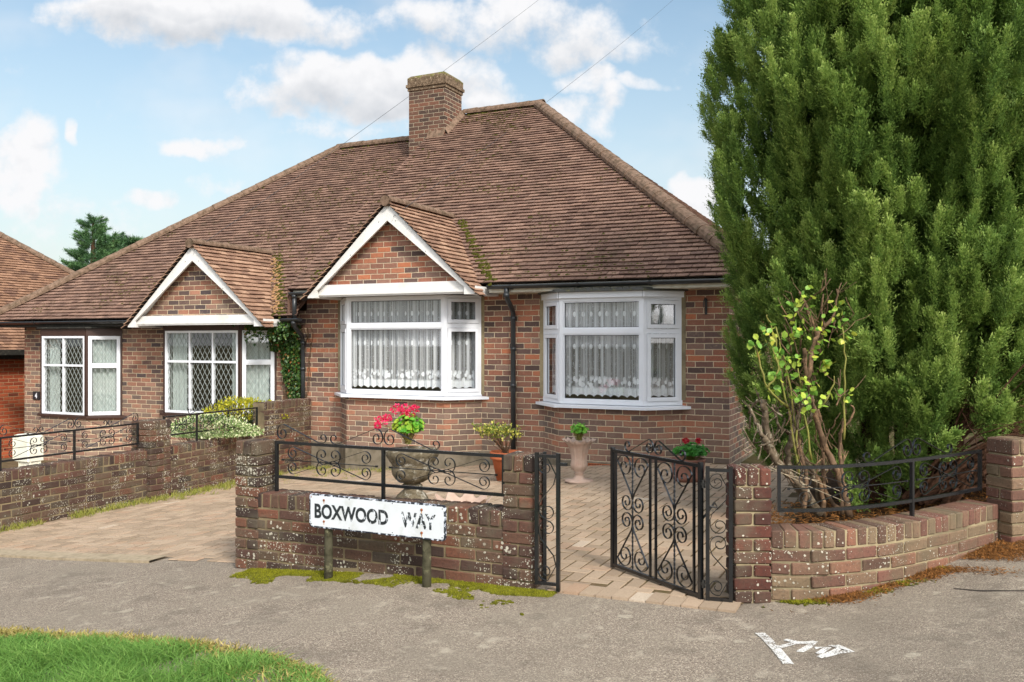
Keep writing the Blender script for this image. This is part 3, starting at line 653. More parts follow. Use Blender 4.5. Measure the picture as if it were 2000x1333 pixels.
def front_wall(mb, ua, ub, bays, zg, ztop):
    """facade with openings for the bays and a canted brick apron under each"""
    cur = ua
    for (uL, uR, p, a, z0, z1) in bays:
        wq(mb, cur, 0, uL, 0, zg, ztop, cur+40); cur = uR
        pts = [(uL, 0), (uL+a, -p), (uR-a, -p), (uR, 0)]; s = uL+40
        for k in range(3):
            wq(mb, *pts[k], *pts[k+1], zg, z0-.02, s); s += math.hypot(pts[k+1][0]-pts[k][0], pts[k+1][1]-pts[k][1])
        # reveals and lining under the sill and over the head
        mb.add([W(uL, 0, zg), W(uL, .24, zg), W(uL, .24, ztop), W(uL, 0, ztop)], [(0,1,2,3)], .5, 0, [[(0, zg), (.24, zg), (.24, ztop), (0, ztop)]])
        mb.add([W(uR, 0, zg), W(uR, .24, zg), W(uR, .24, ztop), W(uR, 0, ztop)], [(0,1,2,3)], .5, 0, [[(0, zg), (.24, zg), (.24, ztop), (0, ztop)]])
        wq(mb, uL, 0.02, uR, .02, z1+.2, ztop, uL+40)
        mb.add([W(*q, z0-.03) for q in pts], [(0,1,2,3)], .5, 0, [[(0, 0)]*4])
    wq(mb, cur, 0, ub, 0, zg, ztop, cur+40)
def plinth(mb, ua, ub, bays, zt):
    path = [(ua, 0)]
    for (uL, uR, p, a, *_ ) in bays: path += [(uL, 0), (uL+a, -p), (uR-a, -p), (uR, 0)]
    path += [(ub, 0)]
    for (a, c) in zip(path[:-1], path[1:]):
        d = np.array(c)-np.array(a); d = d/np.linalg.norm(d); n = np.array([d[1], -d[0]])*.018; q0 = np.array(a)+n-d*.01; q1 = np.array(c)+n+d*.01
        mb.add([W(*q0, -1), W(*q1, -1), W(*q1, zt), W(*q0, zt), W(*c, zt+.008), W(*a, zt+.008)], [(0,1,2,3), (3,2,4,5)], .5)
def gutter(house, ua, ub, v, z, side=None):
    mb = MB(); n = max(2, int((ub-ua)/.5)); V = []; r = .056; us_ = np.linspace(ua, ub, n)
    for i, u in enumerate(us_):
        for j in range(9):
            a = PI+PI*j/8; V.append(W(u, v+r*math.cos(a), z+r*math.sin(a)*.9))
        for j in range(9):
            a = 2*PI-PI*j/8; V.append(W(u, v+(r-.006)*math.cos(a), z+(r-.006)*math.sin(a)*.9))
    F = [(i*18+j, i*18+(j+1) % 18, i*18+18+(j+1) % 18, i*18+18+j) for i in range(n-1) for j in range(18)]
    mb.add(V, F, .5); mb.add([W(ua, v+r*math.cos(PI+PI*j/8), z+r*math.sin(PI+PI*j/8)*.9) for j in range(9)], [tuple(range(9))], .5)
    mb.add([W(ub, v+r*math.cos(PI+PI*j/8), z+r*math.sin(PI+PI*j/8)*.9) for j in range(9)], [tuple(range(9))], .5)
    g = mb.build('gutter', M['blackp'], house, smooth=True)
    for u in np.arange(ua+.35, ub-.1, .95):
        m = MB(); m.bar([W(u, v+(r+.005)*math.cos(a), z+(r+.005)*math.sin(a)*.9) for a in np.linspace(PI*.95, 2*PI, 9)], (CT, -ST, 0), .006, .028, .5); m.build('bracket', M['blackp'], g)
    return g
def downpipe(house, P, clips, r=.034):
    mb = MB(); mb.tube(P, r, 12, .5)
    for q in clips: mb.tube([np.array(q)-(0, 0, .025), np.array(q)+(0, 0, .025)], r+.008, 12, .5)
    return mb.build('downpipe', M['blackp'], house, smooth=True)
TAN = .763; E2 = math.hypot(1, TAN)
def gable(house, uc, zr, zf, half, v0, zm0, brickmat, tilemat, zbeam0, zbeam1, tri_v, label_l=''):
    """little front gable: bargeboards, tie beam, brick triangle, own tiled roof running back into the main slope"""
    tan = (zr-zf)/half
    # brick triangle
    m = MB(); zb = zbeam1-.02; hw = (zr-.035-zb)/tan
    m.add([W(uc-hw, tri_v, zb), W(uc+hw, tri_v, zb), W(uc, tri_v, zr-.035)], [(0,1,2)], .5, 0, [[(uc-hw+40, zb), (uc+hw+40, zb), (uc+40, zr-.035)]])
    gw = m.build('gable_wall', brickmat, house)
    # bargeboards
    for sd in (-1, 1):
        m = MB(); th = .03; dep = .235
        o = [(uc, zr), (uc+sd*half, zf), (uc+sd*half, zf-.02), (uc+sd*(half-.16), zf-.02), (uc+sd*(half-.16), zf-.02+.10), (uc, zr-dep)]
        V = [W(a, v0, z) for a, z in o]+[W(a, v0+th, z) for a, z in o]; n = len(o)
        m.add(V, [tuple(range(n)), tuple(range(n, 2*n))[::-1]]+[(i, (i+1) % n, (i+1) % n+n, i+n) for i in range(n)], .5)
        # box end and soffit
        m.hbox(uc+sd*half-(.0 if sd < 0 else .16), uc+sd*half+(.16 if sd < 0 else 0), v0+th, -.0, zf-.02, zf+.03, .5)
        m.hbox(*(sorted((uc+sd*(half-.012), uc+sd*(half+.0)))), v0+th, -.2, zf-.02, zf+.09, .5)
        V = [W(uc, v0+th, zr-.06), W(uc+sd*half, v0+th, zf-.03+.02), W(uc+sd*half, tri_v+.02, zf-.01), W(uc, tri_v+.02, zr-.06)]
        m.add(V, [(0,1,2,3)], .5)
        for q in (.1, .45, .8): c_ = np.array(W(uc+sd*half*q, v0-.002, zr-(zr-zf)*q-.12)); m.tube([c_, c_+np.array((-ST, -CT, 0))*.003], .008, 8, .5, 1)
        m.build('bargeboard', [M['wpaint'], M['leading']], house)
    m = MB(); m.hbox(uc-half+.14, uc+half-.14, tri_v-.10, tri_v+.0, zbeam0, zbeam1, .5)
    m.hbox(uc-half+.14, uc+half-.14, v0+.04, tri_v-.102, zbeam0+.02, zbeam0+.045, .5); m.hbox(uc-half+.14, uc+half-.14, tri_v, 0, zbeam0+.02, zbeam0+.045, .5)
    m.build('tie_beam', M['wpaint'], house)
    # roof slopes
    mb = MB(); zr2 = zr+.03; oh = .09; zl = zf+.03-oh*tan; T = math.hypot(half+oh, zr2-zl); vr = -.42+(zr2-zm0)/TAN; vl = -.42+(zl-zm0)/TAN
    for sd in (-1, 1):
        O = W(uc+sd*(half+oh), 0, zl); e1 = (ST, CT, 0); e2 = nrm(np.subtract(W(uc, 0, zr2), O)); n = np.cross(e1, e2); n = n if n[2] > 0 else -n
        tiles(mb, O, e1, e2, [(v0-.045, 0), (vl+.03, 0), (vr+.03, T), (v0-.045, T)], n, .098, .165, seed=int(zr*10)+sd)
        m_ = (zr2-zl)/T
    rf = mb.build('gable_roof', [tilemat, M['under']], house)
    m = MB(); ridge_run(m, W(uc, v0-.07, zr2+.05), W(uc, vr-.05, zr2+.05), .085, .3, -.01, 5); 
    c_ = np.array(W(uc, v0-.05, zr2+.0)); m.tube([c_-np.array((ST, CT, 0))*.02, c_+np.array((ST, CT, 0))*.05], .075, 10, .9)
    m.build('ridge_tiles', M['ridge'], rf, smooth=False)
    return tan, vr, vl, zl, rf

# ---------------- right-hand bungalow
Zt = 2.30; RV = 4.48; RZ = Zt+(RV+.42)*TAN
hb = thing('bungalow', 'brick bungalow on the right with white bay windows, lace curtains and tall chimney', 'house', W(-3.2, 2, 0), 'pair of joined brick bungalows')
bays = [(-5.84, -3.43, .38, .388, .765, 2.18), (-2.50, -.585, .38, .395, .72, 2.085)]
mb = MB(); front_wall(mb, -6.47, 0, bays, -.6, 2.42)
wq(mb, 0, 0, 0, 9, -.6, 2.42, 40.1); wq(mb, 0, 9, -6.47, 9, -.6, 2.42); wq(mb, -6.47, 0.0, -6.47, 1.0, 1.5, 2.42)
mb.build('wall', M['brick'], hb)
mb = MB(); plinth(mb, -6.36, 0.0, bays, -.02+.0)
mb.add([W(.018, -.02, -1), W(.018, 9, -1), W(.018, 9, -.02), W(.018, -.02, -.02)], [(0,1,2,3)], .5)
mb.build('plinth', M['plinth'], hb)
for u in (-4.42, -4.18, -1.62, -1.42, -1.22):
    m = MB(); v_ = -.38-.022
    m.hbox(u-.105, u+.105, v_-.004, v_+.01, -.10, -.03, .5)
    for i in range(9):
        for j in range(3): m.hbox(u-.092+i*.021, u-.080+i*.021, v_-.0062, v_-.003, -.092+j*.021, -.080+j*.021, .5, 1)
    m.build('air_brick', [M['terra'], M['under']], hb)
window_bay(hb, -5.84, -3.43, .38, .388, .765, 2.165, 1.745, 'upvc', -.1)
window_bay(hb, -2.50, -.585, .38, .395, .72, 2.085, 1.655, 'upvc', -.1)
# cement patches beside the sills
for (u, z, w, h_) in ((-2.58, .74, .08, .13), (-2.66, .72, .06, .07), (-.47, .74, .1, .07), (-3.34, .80, .07, .05), (-3.28, .78, .05, .06), (-5.95, .80, .08, .07)):
    m = MB(); n = 11; V = [W(u+w*math.cos(2*PI*i/n)*(1+.25*math.sin(i*5.1+u)), -.006, z+h_*math.sin(2*PI*i/n)*(1+.2*math.cos(i*3.3))) for i in range(n)]; V2 = [W(u+.8*w*math.cos(2*PI*i/n), -.012, z+.8*h_*math.sin(2*PI*i/n)) for i in range(n)]
    m.add(V+V2, [tuple(range(n, 2*n))]+[(i, (i+1) % n, (i+1) % n+n, i+n) for i in range(n)], .5)
for u in (-5.85, -3.42, -2.515, -.57): m = MB(); m.hbox(u-.028, u+.028, -.008, 0, .78, 2.15, .5); m.build('cement_joint', M['gmort2'], hb)
# bay two: white head band and lead flashing roof
m = MB(); pts = [(-2.53, 0), (-2.105-.02, -.395-.02), (-.98+.02, -.395-.02), (-.555, 0)]
def slab(mb, pts, z0, z1, mat=0):
    n = len(pts); V = [W(*q, z0) for q in pts]+[W(*q, z1) for q in pts]
    mb.add(V, [tuple(range(n))[::-1], tuple(range(n, 2*n))]+[(i, (i+1) % n, (i+1) % n+n, i+n) for i in range(n)], .5, mat)
slab(m, pts, 2.083, 2.16)
for u in (-2.105, -.985): m.hbox(u-.002, u+.002, -.418, -.41, 2.083, 2.16, .5, 1)
m.build('bay_head', [M['upvc'], M['gasket']], hb)
m = MB(); pts = [(-2.58, 0), (-2.14, -.47), (-.95, -.47), (-.51, 0)]; slab(m, pts, 2.162, 2.185)
slab(m, [(-2.56, 0), (-2.12, -.445), (-.97, -.445), (-.53, 0)], 2.185, 2.20); 
for i in range(14): m.hbox(-2.1+i*.08, -2.03+i*.08, -.452-.004*(i % 3), -.44, 2.185, 2.197+.008*((i*7) % 3), .5)
m.build('flashing', M['lead'], hb)
# fascia, soffit, gutter, pipes
m = MB(); m.hbox(-3.15, .33, -.345, -.32, 2.185, 2.29, .5); m.hbox(-3.15, .33, -.318, -.0, 2.185, 2.197, .5)
m.hbox(.30, .33, -.318, 9.2, 2.185, 2.29, .5); m.hbox(0, .298, .0, 9.2, 2.186, 2.198, .5)
m.build('fascia', M['cream'], hb); m = MB(); m.hbox(-6.45, -5.95, -.345, -.32, 2.185, 2.29, .5); m.build('fascia', M['cream'], hb)
gutter(hb, -3.13, .38, -.405, 2.275); gutter(hb, -6.46, -6.02, -.405, 2.26)
mR = np.array
downpipe(hb, [W(-2.86, -.40, 2.27), W(-2.86, -.40, 2.15), W(-2.865, -.37, 2.10), W(-2.91, -.12, 1.97), W(-2.92, -.06, 1.91), W(-2.92, -.055, 1.0), W(-2.92, -.055, -.05)], [W(-2.92, -.055, 1.84), W(-2.92, -.055, .92), W(-2.92, -.055, 1.42), W(-2.86, -.4, 2.14)])
# main roof
mb = MB(); T = (RV+.42)*E2; e2 = nrm((ST, CT, TAN)); e1 = np.array((CT, -ST, 0)); n = np.cross(e1, e2)
tiles(mb, W(0, -.42, Zt), e1, e2, [(-6.5, 0), (.42, 0), (-4.48, T), (-6.5, T)], n, .1, .165, seed=3)
f1 = np.array((ST, CT, 0)); f2 = nrm((-CT, ST, TAN)); n2 = np.cross(f1, f2)
tiles(mb, W(.42, 0, Zt), f1, f2, [(-.42, 0), (9.38, 0), (4.48, T)], n2, .1, .165, seed=4)
mb.add([W(.42, 9.38, Zt), W(-4.48, RV, RZ), W(-6.5, RV, RZ), W(-6.5, 9.38, Zt)], [(0,1,2,3)], .5)
mb.add([W(-6.5, -.42, Zt), W(-6.5, RV, RZ), W(-6.5, 9.38, Zt), W(-6.5, 9.38, Zt-.5), W(-6.5, RV, RZ-.5), W(-6.5, -.42, Zt-.5)], [(0,1,4,5), (1,2,3,4)], .2, 0)
mb.add([W(-6.5, -.42, Zt-.0), W(-6.47, -.40, Zt-.02), W(-6.47, -.3, Zt-.4), W(-6.5, -.3, Zt-.4)], [(0,1,2,3)], .2)
roof = mb.build('roof', [M['tile'], M['under']], hb)
m = MB(); ridge_run(m, W(-4.48, RV, RZ+.03), W(.42, -.42, Zt+.05), .125, .33, .02, 11); m.build('hip_tiles', M['ridge'], roof)
m = MB(); ridge_run(m, W(-6.1, RV, RZ+.03), W(-4.40, RV, RZ+.03), .115, .33, .02, 12); m.build('ridge_tiles', M['ridge'], roof)
gt = gable(hb, -4.53, 3.43, 2.17, 1.36, -.72, Zt, M['brick'], M['tile_g'], 2.165, 2.335, -.56)
gt2 = None
def roof_pt(u, v, z0=Zt, lift=.028): return np.array(W(u, v, ZV(v, z0, TAN)+lift))
def mossy(house_roof, z0, u0, u1, n1, valleys, dens, seed, hipL, hipR):
    R = random.Random(seed); pts = []
    from mathutils import noise as mn
    tries = 0
    while len(pts) < n1 and tries < n1*30:
        tries += 1; u = R.uniform(u0, u1); v = R.uniform(-.40, 4.3)
        if u > hipR-(v+.42) or u < hipL+(v+.42)*.9: continue
        q = mn.noise((u*.9+seed, v*1.3, 0))+.5*mn.noise((u*3.1, v*4, 1))
        if q+dens(u, v) < R.uniform(.02, .7): continue
        v = round(((v+.42)*E2)/.1)*.1/E2-.42+.01
        pts.append(roof_pt(u, v, z0, .018))
    m = MB(); moss_blobs(m, pts, (-ST*TAN, -CT*TAN, 1), .010, .030, .5)
    for (ua, va, ub, vb, k, spread) in valleys:
        P = []
        for i in range(k):
            t = R.random(); P.append(roof_pt(ua+(ub-ua)*t+R.gauss(0, spread), va+(vb-va)*t+R.gauss(0, spread*.6), z0, .02))
        moss_blobs(m, P, (-ST*TAN, -CT*TAN, 1), .012, .038, .55)
    return m.build('moss', [M['moss']], house_roof, smooth=True)
ms = mossy(roof, Zt, -6.4, 0.4, 2600, [(-3.07, -.42, -4.3, .98, 240, .04), (-6.2, 4.42, -4.5, 4.46, 160, .05), (-6.15, -.2, -5.2, .9, 120, .12)], lambda u, v: .12*(u < -4.6) + .1*(v < .3) - .1, 5, -20, .42)
ms['kind'] = 'stuff'
# chimney on the party line
m = MB(); cu0, cu1, cv0, cv1, ct = -6.92, -6.12, 3.72, 4.40, 6.50
wq(m, cu0, cv0, cu1, cv0, 4.2, ct, 10); wq(m, cu1, cv0, cu1, cv1, 4.2, ct, 10.8); wq(m, cu1, cv1, cu0, cv1, 4.2, ct, 11.5); wq(m, cu0, cv1, cu0, cv0, 4.2, ct, 12.2)
ch = m.build('chimney', brick_uv('chimney_brick', [(0, C('41352f')), (.4, C('5d4438')), (.8, C('704c3c')), (1, C('4c4038'))], C('a59882'), False), hb)
m = MB(); m.hbox(cu0-.02, cu1+.02, cv0-.02, cv1+.02, ct-.10, ct-.04, .5); m.hbox(cu0-.045, cu1+.045, cv0-.045, cv1+.045, ct-.038, ct+.02, .5)
V = []
for (d, z) in ((.02, ct+.022), (.02, ct+.15), (-.03, ct+.20), (-.22, ct+.24)):
    for (u, v) in ((cu0-d, cv0-d), ((cu0+cu1)/2, cv0-d), (cu1+d, cv0-d), (cu1+d, (cv0+cv1)/2), (cu1+d, cv1+d), ((cu0+cu1)/2, cv1+d), (cu0-d, cv1+d), (cu0-d, (cv0+cv1)/2)): V.append(W(u+random.uniform(-.006, .006), v+random.uniform(-.006, .006), z+random.uniform(-.008, .008)))
m.add(V, [(i*8+j, i*8+(j+1) % 8, i*8+8+(j+1) % 8, i*8+8+j) for i in range(3) for j in range(8)]+[tuple(range(24, 32))], .5)
b = B('chimney_cap_stone'); p = b.pos(); n_ = b.noise(p, 22, 5, .7); c_ = b.ramp(n_, [(.3, C('3e352b')), (.5, C('6b5a49')), (.62, C('83705c')), (.72, C('c9c0ac'))]); zz = b.sep(p)[2]
c_ = b.mix(b.ma('MULTIPLY', b.st(b.noise(p, 9, 4, .7), .42, .6), b.st(zz, ct+.08, ct+.2)), c_, C('5f6426'))
capm = b.out(b.pbr(c_, .95, b.bump(n_, .02), spec=.1)); m.build('chimney_cap', capm, ch)
m = MB()   # mortar flaunching where the stack meets the tiles
def fl(ua, va, ub, vb, out_u, out_v):
    k = 8; V = []
    for i in range(k+1):
        t = i/k; u = ua+(ub-ua)*t; v = va+(vb-va)*t; zb = ZV(v, Zt if u > -6.5 else Zt-.42, TAN)
        V += [W(u, v, zb+.14+.02*math.sin(i*2.)), W(u+out_u, v+out_v, ZV(v+out_v, Zt if u > -6.5 else Zt-.42, TAN)+.03)]
    m.add(V, [(2*i, 2*i+1, 2*i+3, 2*i+2) for i in range(k)], .5)
fl(-6.48, cv0-.012, cu1+.012, cv0-.012, .0, -.07); fl(cu1+.012, cv0-.012, cu1+.012, cv1, .07, -.0)
m.build('flaunching', M['ridge'], ch)
# wall hook and cable bracket
m = MB(); P0 = np.array(W(-.285, -.01, 1.98))
m.hbox(-.30, -.27, -.012, 0, 1.86, 2.06, .5); m.tube([W(-.285, -.01, 2.04), W(-.285, -.06, 2.07), W(-.285, -.13, 2.03), W(-.285, -.15, 1.97), W(-.285, -.12, 1.95)], .006, 6, .5); m.tube([W(-.285, -.01, 1.9), W(-.285, -.05, 1.93), W(-.285, -.08, 2.04)], .005, 6, .5)
m.build('basket_bracket', M['iron_d'], hb)

# ---------------- left-hand bungalow (joined, half a step lower)
Zn = 1.90; RZN = Zn+(RV+.42)*TAN
nb = thing('bungalow', 'lower brick bungalow on the left with diamond leaded windows and brown posts', 'house', W(-9.7, 2, -.45), 'pair of joined brick bungalows')
nbays = [(-12.44, -10.44, .38, .43, .25, 1.75), (-9.46, -7.06, .38, .40, .37, 1.82)]
mb = MB(); front_wall(mb, -12.97, -6.47, nbays, -1.2, 2.0); wq(mb, -12.97, 9, -12.97, 0, -1.2, 2.0); wq(mb, -12.97, 9, -6.47, 9, -1.2, 2.0)
mb.build('wall', M['brick_n'], nb)
window_bay(nb, -12.44, -10.44, .38, .43, .25, 1.615, 1.105, 'lead', -.4)
window_bay(nb, -9.46, -7.06, .38, .40, .37, 1.695, 1.20, 'lead', -.4)
m = MB(); slab(m, [(-12.5, 0), (-12.06, -.43), (-10.83, -.43), (-10.38, 0)], 1.748, 1.775); m.build('bay_head', M['blackw'], nb)
m = MB(); m.hbox(-13.3, -6.5, -.345, -.32, 1.78, 1.885, .5); m.hbox(-13.3, -6.5, -.318, 0, 1.78, 1.79, .5); m.hbox(-13.3, -13.27, -.318, 9.2, 1.78, 1.885, .5); m.build('fascia', M['blackw'], nb)
gutter(nb, -13.42, -9.48, -.405, 1.875); gutter(nb, -6.62, -6.28, -.405, 1.87)
downpipe(nb, [W(-6.38, -.41, 2.24), W(-6.38, -.41, 1.86)], [W(-6.38, -.41, 2.2)])
downpipe(nb, [W(-6.40, -.405, 1.85), W(-6.40, -.40, 1.77), W(-6.48, -.12, 1.62), W(-6.50, -.06, 1.55), W(-6.50, -.055, 1.), W(-6.50, -.055, .3)], [W(-6.50, -.055, 1.5), W(-6.50, -.055, 1.1), W(-6.40, -.4, 1.8)])
mb = MB(); AP = -9.1
tiles(mb, W(0, -.42, Zn), e1, e2, [(-13.4, 0), (-6.5, 0), (-6.5, T), (AP, T)], n, .1, .165, seed=8)
tiles(mb, W(0, -.42, Zn), e1, e2, [(-6.5, 0), (-6.33, 0), (-6.5, .4)], n, .1, .165, seed=8)
s_ = nrm(np.subtract(W(AP, RV, RZN), W(-13.4, -.42, Zn)))
mb.add([W(-13.4, -.42, Zn), W(AP, RV, RZN), W(-13.4, 9.38, Zn)], [(0,1,2)], .5); mb.add([W(-13.4, 9.38, Zn), W(AP, RV, RZN), W(-6.5, RV, RZN), W(-6.5, 9.38, Zn)], [(0,1,2,3)], .5)
nroof = mb.build('roof', [M['tile'], M['under']], nb)
m = MB(); ridge_run(m, W(AP, RV, RZN+.03), W(-13.4, -.42, Zn+.04), .115, .33, .02, 21); m.build('hip_tiles', M['ridge'], nroof)
m = MB(); ridge_run(m, W(AP-.05, RV, RZN+.03), W(-6.55, RV, RZN+.03), .115, .33, .02, 22); m.build('ridge_tiles', M['ridge'], nroof)
gable(nb, -8.08, 3.01, 1.77, 1.38, -.75, Zn, M['brick_n'], M['tile_g'], 1.80-.02, 1.93, -.60)
ms = mossy(nroof, Zn, -12.5, -6.45, 2800, [(-6.62, -.42, -7.85, .98, 280, .045), (-9.0, 4.44, -6.8, 4.46, 130, .05)], lambda u, v: .22*(u > -9) + .05*(v < 1) - .06, 15, -13.4, 20)
ms['kind'] = 'stuff'
# straw-coloured litter lying in the neighbour valley
m = MB(); P = [roof_pt(-6.72-1.15*t+rng.normal(0, .055), -.40+1.3*t, Zn, .035) for t in rng.random(170)]
moss_blobs(m, P, (-ST*TAN, -CT*TAN, 1), .01, .028, .3); o = m.build('valley_litter', simple('valley_litter', C('a07a54'), .95, .2, 30), nroof); o['kind'] = 'stuff'
# house number
m = MB(); m.hbox(-12.72, -12.54, -.018, -.001, .45, .60, .5); npl = m.build('number_plate', M['gasket'], nb)
def text_mesh(s, name, size, parent, fn, mat, ext=.0008, bold=.0, sx=1.):
    cv = bpy.data.curves.new(name, 'FONT'); cv.body = s; cv.size = size; cv.extrude = ext; cv.offset = bold; cv.resolution_u = 4
    ob = bpy.data.objects.new(name, cv); sc.collection.objects.link(ob); bpy.context.view_layer.update()
    me = bpy.data.meshes.new_from_object(ob.evaluated_get(bpy.context.evaluated_depsgraph_get())); bpy.data.objects.remove(ob)
    V = np.array([v.co[:] for v in me.vertices]); mb = MB()
    x0, x1, y0, y1 = V[:, 0].min(), V[:, 0].max(), V[:, 1].min(), V[:, 1].max()
    mb.add(np.array([fn((v[0]-x0)/(x1-x0), (v[1]-y0)/(y1-y0), v[2]) for v in V]), [tuple(p.vertices) for p in me.polygons], .5)
    return mb.build(name, mat, parent)
text_mesh('4', 'digit', .1, npl, lambda x, y, z: W(-12.66+.06*x, -.0195-z, .475+.10*y), M['upvc'], bold=.004)

# ---------------- far house on the left
fh = thing('house', 'orange brick house with a brown tiled roof at the far left beyond the bungalows', 'house', W(-19, 2, -1))
m = MB(); wq(m, -15, -2.5, -15, 6.2, -1.6, 1.45, 3); wq(m, -23, -2.5, -15, -2.5, -1.6, 1.45, 3); wq(m, -15, 6.2, -23, 6.2, -1.6, 1.45); m.build('wall', M['brick_far'], fh)
mb = MB(); tn = .8; g1 = np.array((ST, CT, 0)); g2 = nrm((-CT, ST, tn)); g3 = np.cross(g1, g2); Tt = 4.0*math.hypot(1, tn)
tiles(mb, W(-14.65, 0, 1.33), g1, g2, [(-2.9, 0), (6.5, 0), (2.5, Tt), (1.1, Tt)], g3, .1, .165, seed=31)
ft = nrm((ST, CT, tn)); tiles(mb, W(-14.65, -2.9, 1.33), (CT, -ST, 0), ft, [(-8.2, 0), (0, 0), (-4, Tt), (-4.2, Tt)], np.cross((CT, -ST, 0), ft), .1, .165, seed=32)
mb.add([W(-14.65, 6.5, 1.33), W(-18.65, 2.5, 1.33+4*tn), W(-22.9, 6.5, 1.33)], [(0,1,2)], .5)
fr_ = mb.build('roof', [M['tile_far'], M['under']], fh)
m = MB(); ridge_run(m, W(-18.65, 2.5, 1.36+4*tn), W(-14.65, 6.5, 1.37), .11, .33, .02, 41); m.build('hip_tiles', M['ridge'], fr_); m = MB(); ridge_run(m, W(-18.65, 1.1, 1.36+4*tn), W(-14.65, -2.9, 1.37), .11, .33, .02, 42); m.build('hip_tiles', M['ridge'], fr_)
m = MB()
m.bar([W(-14.62, v, 1.30) for v in (-2.9, 6.5)], (CT, -ST, 0), .11, .1, .5); m.hbox(-14.72, -14.70, -2.8, 6.4, 1.16, 1.25, .5); m.hbox(-15, -14.72, -2.8, 6.4, 1.16, 1.17, .5); m.build('gutter', M['blackw'], fh)
# ---------------- the house across the road behind the camera (it is what the panes reflect)
oh_ = thing('house', 'cream rendered house with a white gable across the road, reflected in the bay windows', 'house', (-3.5, -17, 0))
m = MB(); m.box((-9, -22, -.5), (12, 0, 0), (0, 5, 0), (0, 0, 3.3), .5)
m.add([(-5.2, -16.6, 2.8), (-.8, -16.6, 2.8), (-3, -16.6, 4.9)], [(0,1,2)], .5); m.build('wall', simple('cream_render', C('cdbf9f'), .9, .05), oh_)
m = MB(); m.add([(-9.4, -16.6, 2.7), (3.4, -16.6, 2.7), (1, -19.5, 5.6), (-7, -19.5, 5.6)], [(0,1,2,3)], .5); m.add([(-5.4, -16.4, 2.7), (-3, -16.4, 5.0), (-3, -19.2, 5.0), (-5.4, -17.0, 2.7)], [(0,1,2,3)], .5); m.add([(-.6, -16.4, 2.7), (-3, -16.4, 5.0), (-3, -19.2, 5.0), (-.6, -17.0, 2.7)], [(0,1,2,3)], .5); m.build('roof', M['tile'], oh_)
m = MB()
for sd in (-1, 1): m.bar([(-3, -16.35, 4.95), (-3+sd*2.4, -16.35, 2.7)], (0, 1, 0), .2, .05, .5)
for x in (-4.4, 0.2): m.box((x, -16.98, .9), (2.2, 0, 0), (0, -.02, 0), (0, 0, 1.3), .5)
m.build('trim', M['wpaint'], oh_)

# ------------------------------------------------------------------ real-brick garden walls
CORN = [(sx, sy, sz) for sx in (-1, 1) for sy in (-1, 1) for sz in (-1, 1)]
BF = []
_id = lambda s, a: CORN.index(tuple(s))*3+a
for a in range(3):
    o1, o2 = [q for q in range(3) if q != a]
    for sg in (-1, 1):
        ring = []
        for (p_, q_) in ((-1, -1), (1, -1), (1, 1), (-1, 1)):
            s_ = [0, 0, 0]; s_[a] = sg; s_[o1] = p_; s_[o2] = q_; ring.append(_id(s_, a))
        BF.append(tuple(ring))
for a, b2, k in ((0, 1, 2), (0, 2, 1), (1, 2, 0)):
    for sa in (-1, 1):
        for sb in (-1, 1):
            lo = [0]*3; hi = [0]*3; lo[a] = hi[a] = sa; lo[b2] = hi[b2] = sb; lo[k] = -1; hi[k] = 1
            BF.append((_id(lo, a), _id(hi, a), _id(hi, b2), _id(lo, b2)))
for s_ in CORN: BF.append((_id(s_, 0), _id(s_, 1), _id(s_, 2)))
def brick(mb, c, ex, ey, L, D, H, ch=.006, jit=.0015, mat=0, rnd=None):
    """one brick: c centre, ex/ey horizontal unit vectors, soft chamfered edges and a little unevenness"""
    h = (L/2, D/2, H/2); cj = rng.normal(0, jit, (8, 3)); V = []
    tw = random.gauss(0, .004); e1_ = np.array((ex[0]-ey[0]*tw, ex[1]-ey[1]*tw, random.gauss(0, .004))); e2_ = np.array((ey[0]+ex[0]*tw, ey[1]+ex[1]*tw, 0))
    for i, s in enumerate(CORN):
        for a in range(3):
            p = [s[q]*(h[q] if q == a else h[q]-ch) + cj[i][q] for q in range(3)]
            V.append(np.asarray(c)+e1_*p[0]+e2_*p[1]+np.array((0, 0, p[2])))
    mb.add(V, BF, random.random() if rnd is None else rnd, mat)
def catmull(P, n=12):
    P = [np.array(p, float) for p in P]; P = [2*P[0]-P[1]]+P+[2*P[-1]-P[-2]]; out = []
    for i in range(1, len(P)-2):
        for k in range(n):
            t = k/n; out.append(.5*((2*P[i])+(P[i+1]-P[i-1])*t+(2*P[i-1]-5*P[i]+4*P[i+1]-P[i+2])*t*t+(3*P[i]-P[i-1]-3*P[i+1]+P[i+2])*t**3))
    return np.array(out+[P[-2]])
class Path:
    def __init__(s, P, n=12):
        s.P = catmull(P, n) if len(P) > 2 else np.array(P, float); d = np.linalg.norm(np.diff(s.P, axis=0), axis=1); s.S = np.concatenate([[0], np.cumsum(d)]); s.L = s.S[-1]
    def at(s, q):
        x = np.interp(q, s.S, s.P[:, 0]); y = np.interp(q, s.S, s.P[:, 1]); e = .04
        t = np.array((np.interp(q+e, s.S, s.P[:, 0])-np.interp(q-e, s.S, s.P[:, 0]), np.interp(q+e, s.S, s.P[:, 1])-np.interp(q-e, s.S, s.P[:, 1]))); t = t/(np.linalg.norm(t)+1e-9)
        return np.array((x, y)), t, np.array((-t[1], t[0]))         # point on front face, tangent, inward normal (left of travel)
